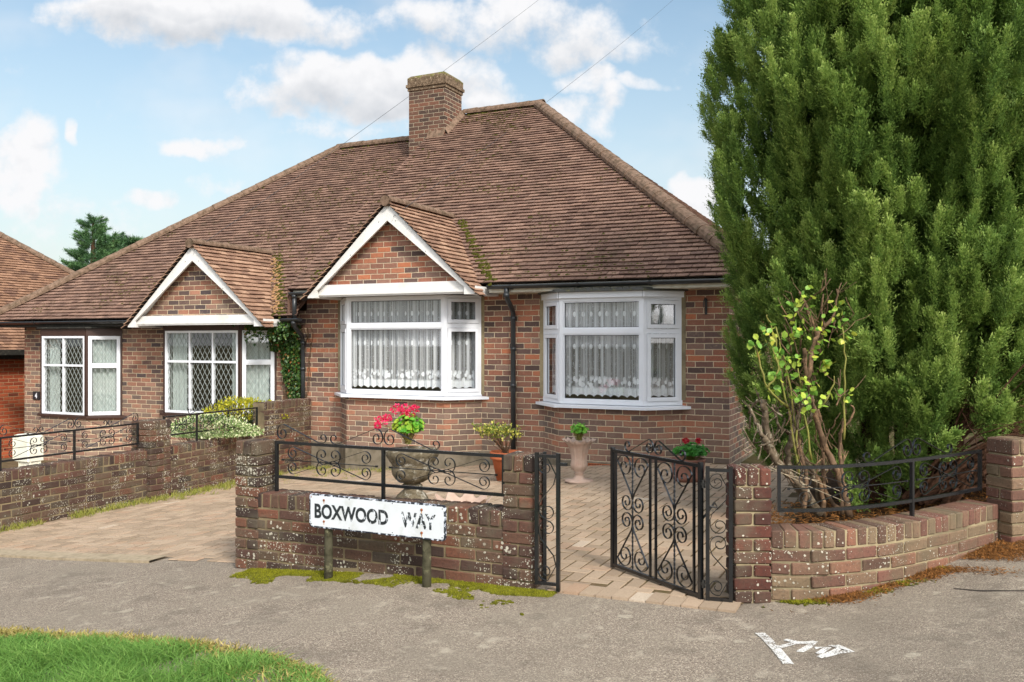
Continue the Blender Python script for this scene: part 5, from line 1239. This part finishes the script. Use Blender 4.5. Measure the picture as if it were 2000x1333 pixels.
def plumes(mb, C, D, S_, tone):
    """place plumes at C pointing D, scale S_, per-plume tone 0..1"""
    C, D, S_, tone = map(np.asarray, (C, D, S_, tone)); kind = rng.integers(0, len(PL), len(C))
    for k, (V, tip) in enumerate(PL):
        i = np.where(kind == k)[0]
        if not len(i): continue
        Z = D[i]/np.linalg.norm(D[i], axis=1)[:, None]; X = np.cross(Z, rng.normal(size=Z.shape)); X /= np.linalg.norm(X, axis=1)[:, None]; Y = np.cross(Z, X)
        Mx = np.stack([X, Y, Z], 2)*S_[i][:, None, None]; nq = len(V)//4
        W_ = np.einsum('nij,kj->nki', Mx, V)+C[i][:, None, :]; Q = np.arange(len(i)*len(V)).reshape(-1, 4)
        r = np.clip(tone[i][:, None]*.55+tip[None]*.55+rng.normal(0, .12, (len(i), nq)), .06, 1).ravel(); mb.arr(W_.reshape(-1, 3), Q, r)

# ---------------- the big conifer
TC = np.array((3.42, 7.55))
tree = thing('conifer_tree', 'huge dense dark green conifer filling the right side behind the curved wall', 'tree', (3.42, 7.55, .15))
zs = np.array([.3, .53, .96, 1.39, 1.82, 2.25, 2.68, 3.32, 3.97, 4.4, 5.2, 6.2, 7.2, 7.9]); Rz = np.array([1.34, 1.44, 1.58, 1.64, 1.67, 1.71, 1.76, 1.90, 1.82, 1.66, 1.42, 1.08, .55, .1])
from mathutils import noise as mnoise
def crownR(th, z):
    q = mnoise.noise((math.cos(th)*2.6, math.sin(th)*2.6, z*.42+3)); q2 = mnoise.noise((math.cos(th)*5.2+9, math.sin(th)*5.2, z*1.25)); q3 = mnoise.noise((math.cos(th)*9, math.sin(th)*9+4, z*2.6))
    return np.interp(z, zs, Rz)*(1+.06*q)-.14+.26*q2+.08*q3
def zmin(th):      # lowest foliage: down to knee height on the left, lifted on the right where the stems show
    x = math.cos(th); return float(np.interp(x, [-1, -.5, -.34, -.2, .1, 1], [.55, .36, .5, .86, .95, .8]))
Cs, Ds, Ss, Ts = [], [], [], []
N = 10500; R_ = random.Random(3)
for i in range(N):
    z = R_.uniform(.3, 7.8)**1.0; th = R_.uniform(0, 2*PI)
    if math.sin(th) > .35 and R_.random() < .90: continue         # far side: thinner
    if z > 5.0 and R_.random() < .78: continue
    zmn = zmin(th)
    if z < zmn+R_.uniform(-.08, .12): continue
    layer = R_.random(); rr = crownR(th, z)*(1.0 if layer < .55 else R_.uniform(.55, .93))
    rr -= .16
    o = np.array((math.cos(th), math.sin(th), 0)); c = np.array((*(TC), 0))+o*rr+np.array((0, 0, z-.15))
    tilt = R_.uniform(.18, .62)+(.35 if z < zmn+.35 else 0); d = np.array((o[0]*tilt, o[1]*tilt, 1))+np.array((R_.gauss(0, .17), R_.gauss(0, .17), 0))
    Cs.append(c); Ds.append(d); s = R_.uniform(.42, .88)*(1 if layer < .6 else 1.05); Ss.append(s)
    Ts.append(.0 if R_.random() < .012 else min(1, max(.1, .48+.5*mnoise.noise((c[0]*2.1, c[1]*2.1, c[2]*1.6))+R_.gauss(0, .17))))
mb = MB(); plumes(mb, Cs, Ds, Ss, Ts)
# single leading shoots breaking the outline
Cs, Ds, Ss, Ts = [], [], [], []
for i in range(420):
    z = R_.uniform(.8, 7.4); th = R_.uniform(-PI*1.05, .1); o = np.array((math.cos(th), math.sin(th), 0)); c = np.array((*TC, z))+o*(crownR(th, z)-.05)
    Cs.append(c); Ds.append(o*.25+np.array((0, 0, 1.))); Ss.append(R_.uniform(.45, .75)); Ts.append(R_.uniform(.45, .95))
plumes(mb, Cs, Ds, Ss, Ts)
Cs, Ds, Ss, Ts = [], [], [], []
for i in range(1100):                       # dense heart of the crown
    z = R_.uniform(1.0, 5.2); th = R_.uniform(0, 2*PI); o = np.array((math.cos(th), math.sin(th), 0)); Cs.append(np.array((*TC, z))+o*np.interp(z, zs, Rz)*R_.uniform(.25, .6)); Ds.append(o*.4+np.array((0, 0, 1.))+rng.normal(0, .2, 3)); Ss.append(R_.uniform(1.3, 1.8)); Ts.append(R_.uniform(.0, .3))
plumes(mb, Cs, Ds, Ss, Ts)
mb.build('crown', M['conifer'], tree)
mb = MB()
for k in range(9):
    a = R_.uniform(-PI, PI); b0 = np.array((TC[0]-.15+.25*math.cos(a), TC[1]-.35+.25*math.sin(a), .1)); top = np.array((TC[0]+.35*math.cos(a), TC[1]+.35*math.sin(a), 4.5+R_.random()*2)); t = np.linspace(0, 1, 9)[:, None]
    m_ = (b0+top)/2+np.array((math.cos(a)*.25, math.sin(a)*.25, -.6)); mb.tube((1-t)**2*b0+2*t*(1-t)*m_+t*t*top, np.linspace(.085, .02, 9), 9, .5)
tk = mb.build('trunk', M['bark'], tree, smooth=True)
mb = MB()       # bare brown boughs fanning out low on the right
for k in range(46):
    b0 = np.array((3.05+R_.uniform(-.15, .2), 6.55+R_.uniform(-.15, .3), .3+R_.random()*.15)); e = np.array((3.25+R_.uniform(.1, 1.5), 6.2+R_.uniform(-.25, .5), .75+R_.uniform(0, .75)))
    t = np.linspace(0, 1, 10)[:, None]; m_ = (b0+e)/2+np.array((0, 0, R_.uniform(-.12, .12))); P = (1-t)**2*b0+2*t*(1-t)*m_+t*t*e+rng.normal(0, .008, (10, 3)); r = R_.choice([.006, .010, .016, .026]); mb.tube(P, np.linspace(r, r*.3, 10), 6, None)
for k in range(90):
    b0 = np.array((3.2+R_.uniform(0, 1.3), 6.15+R_.uniform(-.1, .4), .6+R_.random()*.5)); d = np.array((R_.gauss(.2, .3), R_.gauss(-.1, .2), R_.gauss(.0, .2))); t = np.linspace(0, 1, 6)[:, None]; mb.tube(b0+d*t+np.array((0, 0, -.1))*t*t+rng.normal(0, .006, (6, 3)), np.linspace(.004, .0015, 6), 4, None)
mb.build('boughs', M['bark'], tree)
# ---------------- dead needles, inner litter
def lit(name, label, pts, size, mat, cat, T=np.array([(0, 0, 0), (.08, .5, .05), (0, 1, 0), (-.08, .5, .05)]), F=[(0, 1, 2, 3)], flat=.25):
    mb = MB(); pts = np.asarray(pts); D = rng.normal(size=pts.shape); D[:, 2] = np.abs(D[:, 2])*flat; scatter(mb, pts, size, D, T, F); o = mb.build(name, mat); return tag(o, label, cat, kind='stuff')
pts = []
while len(pts) < 15000:
    s = rng.uniform(.0, CP.L+.8); p, t, nn = CP.at(min(s, CP.L)); p = p+t*max(0, s-CP.L); off = abs(rng.normal(0, .07 if s < 1.2 else .2)); x, y = p-nn*off
    if mnoise.noise((x*3.1, y*3.1, 0))+.25*(s > 1.5)-.1 < rng.uniform(-.25, .5): continue
    pts.append((x, y, gh(x, y)+rng.uniform(.002, .010)))
lit('fallen_needles', 'rusty brown conifer needles drifted on the pavement along the curved wall', pts, .025, M['needle'], 'leaf litter')
pts = [(x, y, gh(x, y)+.13+rng.uniform(0, .06)) for x, y in zip(rng.uniform(1.9, 4.2, 7000), rng.uniform(5.45, 7.3, 7000)) if y > 5.3+max(0, x-2.)*.62]
lit('bed_needles', 'dry brown needles covering the soil beneath the big conifer', pts, .045, M['needle'], 'leaf litter')
def moss_strip(name, label, fn, n, s0, s1, mats):
    mb = MB(); P = []
    while len(P) < n:
        q = fn()
        if q is not None: P.append((q[0], q[1], gh(q[0], q[1])-.002))
    moss_blobs(mb, P, (0, 0, 1), s0, s1, .45)
    P = np.array(P)[rng.integers(0, n, n*2)]+rng.normal(0, .008, (n*2, 3))*(1, 1, 0)+(0, 0, .006); D = rng.normal(0, .6, P.shape); D[:, 2] = 1
    scatter(mb, P, .012, D, np.array([(-.12, 0, 0), (.12, 0, 0), (0, 1, 0)]), [(0, 1, 2)], mat=1)
    return tag(mb.build(name, mats), label, 'moss', kind='stuff')
def f1_():
    u = rng.uniform(-2.2, .15); v = -6.06-abs(rng.normal(0, .17)); w_ = .17+.16*(.5+.5*math.sin(u*2.2+1))
    if -6.06-v > w_*1.5 or mnoise.noise((u*4, v*6, 2))+.35 < (-6.06-v)/w_*.62*rng.uniform(.6, 1.3): return None
    if -1.0 < u < -.3 and -6.28 < v < -6.14 and rng.random() < .85: return None
    return W(u, v)[:2]
M['mossblade'] = leaf_mat('moss_blade', [(0, C('4e4f12')), (.5, C('84841f')), (1, C('a8a63a'))], .9, .2, .05)
moss_strip('moss', 'yellow-green moss mat along the foot of the street sign wall', f1_, 8500, .008, .022, [M['moss_b'], M['mossblade']])
def f2_():
    s = rng.uniform(0, 1.3); p, t, nn = CP.at(s); x, y = p-nn*abs(rng.normal(0, .05)); return (x, y) if mnoise.noise((x*5, y*5, 1)) > -.05 else None
moss_strip('moss', 'thin dark moss in the crack below the right-hand gate pier and curved wall', f2_, 900, .005, .014, [M['moss'], M['mossblade']])

# ---------------- grass verge in the near left corner
edge = [(-6.0, 5.75), (-2.84, 5.02), (-2.0, 4.70), (-1.54, 4.50), (-1.16, 4.33), (-.90, 4.10), (-.72, 3.8), (-.70, 3.2)]
ex_, ey_ = zip(*edge)
def in_grass(x, y): return x < -.72 and y < np.interp(x, ex_[:-1], ey_[:-1])
pts = []; PX = rng.uniform(-4.6, -.7, 150000); PY = rng.uniform(2.9, 5.6, 150000)
keep = (PY < np.interp(PX, ex_, ey_)-.02-.05*np.abs(np.sin(PX*7))) & (np.abs(PX/PY) < .70); PX, PY = PX[keep], PY[keep]
dist = np.interp(PX, ex_, ey_)-PY; z0_ = hu((PX-2.687)*CT-(PY-10.9)*ST)
dens = np.array([mnoise.noise((x*3., y*3., 0)) for x, y in zip(PX, PY)]); right = np.clip((PX+2.0)/1.2, 0, 1)
kp = (dens+.55-.45*right+np.clip(dist*1.2, 0, .4)) > rng.random(len(PX))*.9; PX, PY, z0_, dist, dens, right = [q[kp] for q in (PX, PY, z0_, dist, dens, right)]
N = len(PX); hgt = (.034+.05*np.clip(dist*3, 0, 1)*(1-.5*right))*rng.uniform(.6, 1.25, N)*(1+.5*dens)
lean = rng.normal(0, .75, (N, 2)); w = rng.uniform(.0016, .0030, N); a = rng.uniform(0, PI, N); wx, wy = np.cos(a)*w, np.sin(a)*w
def blade(f, wf): return np.stack([PX+lean[:, 0]*hgt*f*f+wx*wf, PY+lean[:, 1]*hgt*f*f+wy*wf, z0_+hgt*(f-.22*f*f)], 1)
V = np.stack([blade(0, -1), blade(0, 1), blade(.5, .85), blade(.5, -.85), blade(1, 0)], 1).reshape(-1, 3)
mb = MB(); I5 = np.arange(N)[:, None]*5; r_ = np.clip(rng.random(N)*.62+.22*dens+.05+.25*right*rng.random(N), 0, 1)
mb.arr(V, I5+np.array([0, 1, 2, 3]), r_); n0 = mb.n; mb.l.append((I5+np.array([3, 2, 4])).ravel()); mb.t.append(np.full(N, 3)); mb.u.append(np.zeros((3*N, 2))); mb.r.append(r_); mb.m.append(np.zeros(N, int))
tag(mb.build('grass_verge', M['grass']), 'lush green grass verge in the near left corner of the pavement', 'grass', kind='stuff')
mb = MB(); P = [(-.70, 2.6), *[(x, y) for x, y in edge[::-1]], (-6, 2.6)]; mb.add([(x, y, gh(x, y)+.006) for x, y in P], [tuple(range(len(P)))], .5)
vs_ = [(x, y-.0) for x, y in edge]; 
tag(mb.build('verge_soil', M['earth']), kind='structure')
pts = []
while len(pts) < 5200:
    x = rng.uniform(-4.0, -.68); y = np.interp(x, ex_, ey_)-abs(rng.normal(0, .07))+.02+.03*mnoise.noise((x*4, 0, 0))
    if x > -1.5: y -= rng.random()*.5*rng.random()
    pts.append((x, y, gh(x, y)+.008))
lit('dry_grass', 'dry straw coloured grass along the edge of the verge', pts, .042, M['straw'], 'grass', T=np.array([(-.04, 0, 0), (.04, 0, 0), (.03, .6, .1), (0, 1, 0), (-.03, .6, .1)]), F=[(0, 1, 2, 3, 4)], flat=.5)
# weeds along the foot of the divider and the house
def weeds(name, label, fn, n, sz):
    mb = MB(); P = []
    while len(P) < n:
        c = fn()
        if c is None: continue
        k = rng.integers(8, 20); 
        for _ in range(k): P.append((c[0]+rng.normal(0, .03), c[1]+rng.normal(0, .03), gh(*c[:2])+.01))
    P = np.array(P); D = rng.normal(0, .55, P.shape); D[:, 2] = 1
    scatter(mb, P, sz, D, np.array([(-.05, 0, 0), (.05, 0, 0), (.035, .6, .04), (0, 1, .1), (-.035, .6, .04)]), [(0, 1, 2, 3, 4)], sv=.5)
    return tag(mb.build(name, leafw), label, 'weeds', kind='stuff')
leafw = leaf_mat('weed_blade', [(0, C('5d6b22')), (.5, C('8d8f42')), (1, C('b3a868'))], .7, .25, .1)
def fa():
    v = rng.uniform(-5.6, -.3); u = -6.33+abs(rng.normal(0, .10+.12*(-3.5 < v < -1.5))); return W(u, v)[:2] if mnoise.noise((v*2.2, u*2, 0)) > -.12 else None
weeds('weeds', 'straggly weeds growing along the foot of the dividing wall', fa, 3200, .06)
def fb():
    u = rng.uniform(-6.3, -4.6); v = -.05-abs(rng.normal(0, .55)); return W(u, v)[:2] if mnoise.noise((v*2.2, u*2, 5)) > .0 else None
weeds('weeds', 'sparse yellowish weeds in the paving below the gabled bay window', fb, 1500, .045)

# ---------------- potted plants
def geranium(label, c, r, nl, leafmat, heads, petmat, size=.05, name='geranium'):
    t = thing(name, label, 'plant', (c[0], c[1], c[2]-r[2]))
    mb = MB(); P, D = ball(c, r, nl, .45, .4); T, F = disc(9, .25); D = D*(.7, .7, .6)+np.array((0, -.15, .35)); N_ = len(P); Mz = frames(np.cross(D, rng.normal(size=D.shape)), D); 
    Dn = D/np.linalg.norm(D, axis=1)[:, None]; X = np.cross(Dn, rng.normal(size=D.shape)); X /= np.linalg.norm(X, axis=1)[:, None]; Y = np.cross(Dn, X); Mx = np.stack([X, Y, Dn], 2)*(size*rng.uniform(.6, 1.25, N_))[:, None, None]
    T = T-np.array((0, .5, 0)); mb.inst(T, F, Mx, P, rng.random(N_)); mb.build('leaves', leafmat, t)
    mb = MB(); stalks(mb, np.asarray(c)-(0, 0, r[2]), P[:60], .004, .002); [stalks(mb, np.asarray(c)-(0, 0, r[2]*.3), [h], .003, .002) for h, _ in heads]; mb.build('stems', M['cane'], t)
    for h, s in heads:
        mb = MB(); P, D = ball(h, (s, s, s*.8), int(46+s*700), .7, 0); scatter(mb, P, .021, D*.5+rng.normal(0, .6, D.shape), np.array([(0, 0, 0), (.45, .45, .1), (0, 1, 0), (-.45, .45, .1)]), [(0, 1, 2, 3)]); mb.build('flower_head', petmat, t)
    return t
p = lambda px, py, Y: np.array(((px-1000)*Y/FPX, Y, EYE+(HY-py)*Y/FPX))
Yg = 8.7
geranium('bright pink geranium with yellowing leaves growing in the lichen covered stone urn', p(797, 838, Yg), (.165, .14, .15), 330, M['ger'],
         [(p(745, 824, Yg), .072), (p(738, 832, Yg), .035), (p(757, 818, Yg), .042), (p(775, 800, Yg), .058), (p(790, 799, Yg), .055), (p(811, 799, Yg), .035), (p(801, 811, Yg), .045), (p(789, 813, Yg), .03)], M['petal'])
geranium('bushy bright green plant filling the tall pink fluted urn', p(1131, 842, 9.75), (.105, .1, .105), 190, leaf_mat('lime_leaf', [(0, C('47832a')), (.6, C('6fae35')), (1, C('97c84f'))], .5, .3), [], M['petal'], .035, 'pot_plant')
geranium('green geranium with two red flower heads in the brown tub', p(1350, 884, 9.55), (.20, .16, .10), 320, M['gerd'], [(p(1339, 861, 9.5), .028), (p(1364, 862, 9.5), .022)], M['redpet'], .05)
def bushlet(name, label, c, r, n, mat, size, loc, stems=30, smat='twig', cat='shrub'):
    t = thing(name, label, cat, loc); mb = MB(); P, D = ball(c, r, n, .3, .2); cl = P[rng.integers(0, n, n//14)]; P = cl[rng.integers(0, len(cl), n)]+rng.normal(0, .028, (n, 3)); scatter(mb, P, size, D+np.array((0, 0, .5))); mb.build('leaves', mat, t)
    mb = MB(); stalks(mb, loc, cl[:stems], .004, .0015); mb.build('stems', M[smat], t); return t
t = bushlet('pot_shrub', 'small yellow variegated shrub in the round terracotta pot', p(972, 845, 10.3), (.29, .18, .12), 760, leaf_mat('yellow_margin_leaf', [(0, C('42561e')), (.5, C('72802e')), (.75, C('c6bd55')), (1, C('e6dc86'))], .5, .2), .030, (P2[0], P2[1], P2[2]+.3), 40)
# ---------------- hedge shrubs behind the divider railing
def hedge(name, label, c, r, n, mats, size, cat='shrub'):
    c = np.array(c); g_ = gh(c[0], c[1]); t = thing(name, label, cat, (c[0], c[1], g_)); P, D = ball(c, r, n, .72, .5)
    q = np.array([1+.22*mnoise.noise(tuple(d*2.6)) for d in D])[:, None]; P = c+(P-c)*q
    ex1 = np.array((ST, CT, 0)); mb = MB(); scatter(mb, P, size, D*.8+rng.normal(0, .35, D.shape)+np.array((0, 0, .35))); mb.build('leaves', mats, t)
    mb = MB(); stalks(mb, (c[0], c[1], g_), P[rng.integers(0, n, 45)]*.8+c*.2, .010, .003, .05); mb.build('stems', M['twig'], t); return t
hedge('golden_privet', 'golden yellow shrub rising behind the railing below the middle leaded window', p(478, 816, 13.1), (.64, .40, .28), 5200, M['privet'], .032)
hedge('green_shrub', 'dark green shrub at the house end of the dividing wall', p(520, 836, 13.35), (.30, .26, .30), 2400, M['dkleaf'], .032)
hedge('variegated_shrub', 'pale cream and green variegated shrub low behind the dividing wall railing', p(412, 850, 12.0), (.66, .40, .27), 6500, M['varieg'], .028)
# ---------------- ivy on the end of the left bungalow
iv = thing('ivy', 'ivy climbing the brick wall between the leaded window and the downpipe', 'climber', W(-6.8, -.04, .3)); mb = MB(); P = []
while len(P) < 5200:
    u = rng.uniform(-7.12, -6.56); z = rng.uniform(.30, 1.78); f = (z-.3)/1.5
    if u < -6.98+.25*(1-f)**1.2-.14*(f > .82)*0: 
        if not (f > .72 and u > -7.25): continue
    d_ = f*1.5-.18+.6*mnoise.noise((u*5, z*4, 0))
    if z > .95: d_ += .5
    if d_ < rng.random()*.9: continue
    P.append(W(u, -.02-abs(rng.normal(0, .022+.03*f)), z))
for i in range(500):                       # strands creeping over the window head and gutter
    u = rng.uniform(-7.35, -6.5); P.append(W(u, -.36-rng.random()*.06, 1.80+rng.normal(0, .035)-(.25*rng.random()**3)))
P = np.array(P); D = np.tile(np.array((-ST, -CT, 0)), (len(P), 1))*.35+np.array((0, 0, -.7))+rng.normal(0, .25, P.shape); scatter(mb, P, .038, D, np.array([(0, 0, 0), (.42, .18, .05), (.33, .6, .03), (0, 1, 0), (-.33, .6, .03), (-.42, .18, .05)]), [(0, 1, 2, 3), (0, 3, 4, 5)])
mb.build('leaves', M['ivy'], iv); mb = MB()
for i in range(46):
    u = rng.uniform(-6.9, -6.5); z = .3; Q = [W(u, -.012, z)]
    while z < 1.6+rng.random()*.2: z += .08; u += rng.normal(0, .022); Q.append(W(u, -.014, z))
    mb.tube(Q, .0035, 4, .5)
mb.build('stems', M['twig'], iv)
t_ = thing('ivy', 'single ivy sprig hanging over the white beam of the left gable', 'climber', W(-7.45, -.55, 1.9)); mb = MB()
Q = np.array([W(-7.42+.05*math.sin(i), -.56, 2.02-.03*i) for i in range(9)]); mb.tube(Q, .002, 4, .5); mb.build('stems', M['twig'], t_); mb = MB(); scatter(mb, np.repeat(Q, 4, 0)+rng.normal(0, .02, (36, 3)), .035, np.tile(np.array((-ST, -CT, -.5)), (36, 1))); mb.build('leaves', M['ivy'], t_)

# ---------------- pruned shrubs in front of the conifer
def branchy(mb, p0, d, r, L, depth, R, kinks=.25, split=(2, 3), tips=None, stub=.0, up=.25):
    d = nrm(d); n = 6; P = [np.array(p0, float)]
    for i in range(n): d = nrm(d+np.array((R.gauss(0, kinks*.35), R.gauss(0, kinks*.35), R.gauss(up*.2, kinks*.2)))); P.append(P[-1]+d*L/n)
    mb.tube(P, np.linspace(r, r*.72, n+1), 7, None)
    if depth == 0:
        if tips is not None: tips.append((P[-1], d))
        return
    for k in range(R.randint(*split)):
        i = R.randint(3, n); nd = nrm(d+np.array((R.gauss(0, .55), R.gauss(0, .45), R.gauss(.15, .35)))); branchy(mb, P[i], nd, r*R.uniform(.5, .72), L*R.uniform(.5, .8), depth-1, R, kinks, split, tips, stub, up)
YS = 5.95
R = random.Random(12)
s1 = thing('pruned_shrub', 'hard pruned bare shrub with grey lichen covered stubs left of the yellow-leaved rose', 'shrub', (1.9, 5.9, .2)); mb = MB(); tips = []
def route(mb, pts, r0, r1, Y=YS, wob=.012, k=8):
    P = np.array([p(px, py, Y+dy) for px, py, dy in pts]); P = catmull(P, 5); P = P+rng.normal(0, wob*.35, P.shape); mb.tube(P, np.linspace(r0, r1, len(P))*(1+.12*np.sin(np.arange(len(P))*1.9)), k, None); return P
for q, r0, r1 in [([(1600, 1005, .1), (1560, 945, 0), (1515, 900, 0), (1490, 855, -.1)], .032, .022), ([(1515, 900, 0), (1500, 850, 0), (1492, 800, -.05), (1494, 785, -.05)], .026, .020), ([(1580, 990, .1), (1545, 930, .1), (1540, 880, .05), (1552, 830, 0), (1558, 815, 0)], .026, .018),
                  ([(1600, 985, .2), (1590, 930, .1), (1560, 880, .1), (1545, 850, .1)], .024, .015), ([(1490, 855, -.1), (1475, 820, -.1), (1462, 790, -.1)], .014, .008), ([(1545, 850, .1), (1520, 830, 0), (1512, 790, 0)], .012, .007)]: route(mb, q, r0, r1)
for i in range(54):
    px = R.uniform(1462, 1570); py = R.uniform(790, 930); P0 = p(px, py, YS+R.uniform(-.12, .15)); branchy(mb, P0, (R.gauss(-.15, .5), R.gauss(-.2, .4), R.uniform(.2, 1)), R.uniform(.003, .008), R.uniform(.06, .16), 1, R, .3, (1, 2))
mb.build('branches', M['lich_bark'], s1, smooth=True)
s2 = thing('rose_bush', 'leggy rose bush with thick brown stems, green canes and lime-yellow leaves', 'shrub', (2.05, 6.0, .2)); mb = MB()
for q, r0, r1 in [([(1660, 1010, 0), (1640, 935, 0), (1610, 870, .0), (1590, 800, -.05), (1578, 740, -.05), (1570, 680, -.05)], .026, .013), ([(1578, 740, -.05), (1585, 690, -.05), (1600, 650, 0), (1625, 625, 0)], .018, .012), ([(1600, 690, 0), (1590, 640, 0), (1575, 600, .0), (1562, 570, .0)], .014, .007),
                  ([(1645, 1005, 0), (1645, 930, 0), (1640, 860, 0), (1650, 820, 0)], .014, .010), ([(1610, 1010, .1), (1600, 940, .1), (1570, 900, .1), (1560, 850, .1), (1555, 800, .1)], .018, .010), ([(1640, 1000, .1), (1612, 960, .1), (1606, 880, .1), (1600, 800, .1)], .016, .009),
                  ([(1625, 625, 0), (1632, 600, 0), (1636, 565, 0)], .008, .005), ([(1610, 640, 0), (1605, 600, 0), (1608, 575, 0)], .009, .005), ([(1640, 850, 0), (1665, 810, 0), (1662, 790, 0)], .008, .006), ([(1570, 1000, 0), (1575, 930, 0), (1560, 870, 0)], .016, .012)]: route(mb, q, r0, r1)
for i in range(90):
    px = R.uniform(1530, 1650); py = R.uniform(570, 950); P0 = p(px, py, YS+R.uniform(-.1, .2)); branchy(mb, P0, (R.gauss(0, .45), R.gauss(-.1, .4), R.uniform(.3, 1)), R.uniform(.0025, .006), R.uniform(.07, .2), 1, R, .25, (1, 2))
mb.build('stems', M['twig'], s2, smooth=True); mb = MB()
for q in [([(1560, 930, 0), (1545, 830, 0), (1525, 740, 0), (1510, 650, 0), (1497, 615, 0)]), ([(1560, 900, 0), (1550, 800, 0), (1530, 700, 0), (1515, 640, 0)]), ([(1648, 860, 0), (1650, 780, 0), (1650, 700, 0), (1645, 640, 0)]), ([(1585, 900, 0), (1570, 800, 0), (1560, 720, 0)]), ([(1600, 800, 0), (1620, 770, 0), (1632, 735, 0)]), ([(1540, 800, 0), (1500, 760, -.1), (1480, 690, -.1), (1465, 670, -.1)]), ([(1500, 760, -.1), (1520, 720, -.1), (1510, 680, -.1)])]: route(mb, q, .008, .0045, YS-.05)
mb.build('canes', M['cane'], s2, smooth=True); mb = MB(); T_ = OVAL*np.array((1.25, 1, 1))
cl = [(1465, 665), (1490, 650), (1505, 640), (1480, 680), (1500, 672), (1515, 690), (1530, 715), (1520, 735), (1505, 730), (1540, 700), (1548, 600), (1560, 590), (1575, 575), (1580, 610), (1550, 625), (1560, 640), (1572, 655), (1595, 640), (1610, 650), (1630, 605), (1635, 620), (1628, 635), (1610, 670), (1640, 665), (1655, 660), (1585, 690), (1615, 700), (1620, 715), (1605, 720), (1575, 740), (1540, 745), (1555, 765), (1570, 780), (1580, 770), (1600, 760), (1610, 775), (1645, 780), (1655, 775), (1595, 790), (1570, 800), (1525, 760), (1500, 760), (1545, 665), (1535, 650), (1560, 705)]
for (px, py) in cl:
    c = p(px, py, YS-.1+R.uniform(-.05, .08)); k = R.randint(4, 8); P = c+rng.normal(0, .026, (k, 3)); D = rng.normal(0, .7, (k, 3))+np.array((R.gauss(0, .5), -.5, -.2)); scatter(mb, P, .045, D, T_, rnd=rng.random(k))
mb.build('leaves', M['rose'], s2)
mb = MB()
for (a, c) in (((1502, 912), (1660, 985)), ((1518, 905), (1640, 960)), ((1490, 915), (1600, 940))): mb.tube([p(*a, 5.75), p((a[0]+c[0])/2, (a[1]+c[1])/2+3, 5.8), p(*c, 5.8)], .0022, 5, .5)
tag(mb.build('cut_canes', M['concrete']), 'pale cut canes lying behind the curved iron railing', 'canes')
# ---------------- conifers far beyond the roofs
def far_tree(px, pytop, pybase, wpx, Y, label, seed):
    c = p(px, pybase, Y); H_ = (pybase-pytop)*Y/FPX*1.35; Wd = wpx*Y/FPX/2; g_ = c[2]-H_*.4; R = random.Random(seed); base = np.array((c[0], c[1], g_))
    top = p(px, pytop, Y)[2]; t = thing('conifer_tree', label, 'tree', tuple(base), 'conifers beyond the roofs'); mb = MB(); Cs, Ds, Ss, Ts = [], [], [], []
    for i in range(330):
        f = R.random()**.8; z = top-(top-g_)*f; a = R.uniform(0, 2*PI); tier = .72+.28*math.sin(f*38+a*2); rr = Wd*min(1, f*1.9+.03)*tier*R.uniform(.25, 1.05); o = np.array((math.cos(a), math.sin(a), 0))
        Cs.append(np.array((c[0], c[1], z))+o*rr); Ds.append(o*1.2+np.array((0, 0, .45))); Ss.append(Y*.042*R.uniform(.6, 1.1)); Ts.append(R.random()*.8)
    plumes(mb, Cs, Ds, Ss, Ts); mb.build('crown', M['conif_far'], t); mb = MB(); mb.tube([base-(0, 0, 6), base, (c[0], c[1], top)], [.3, .28, .04], 8, .5); mb.build('trunk', M['bark'], t)
far_tree(182, 428, 560, 78, 42, 'tall distant conifer rising between the far house and the left bungalow roof', 1)
far_tree(222, 465, 560, 62, 44, 'second distant conifer joined to the right flank of the tall one', 2)
far_tree(263, 474, 540, 20, 46, 'tiny distant conifer tip just above the left roof slope', 3)
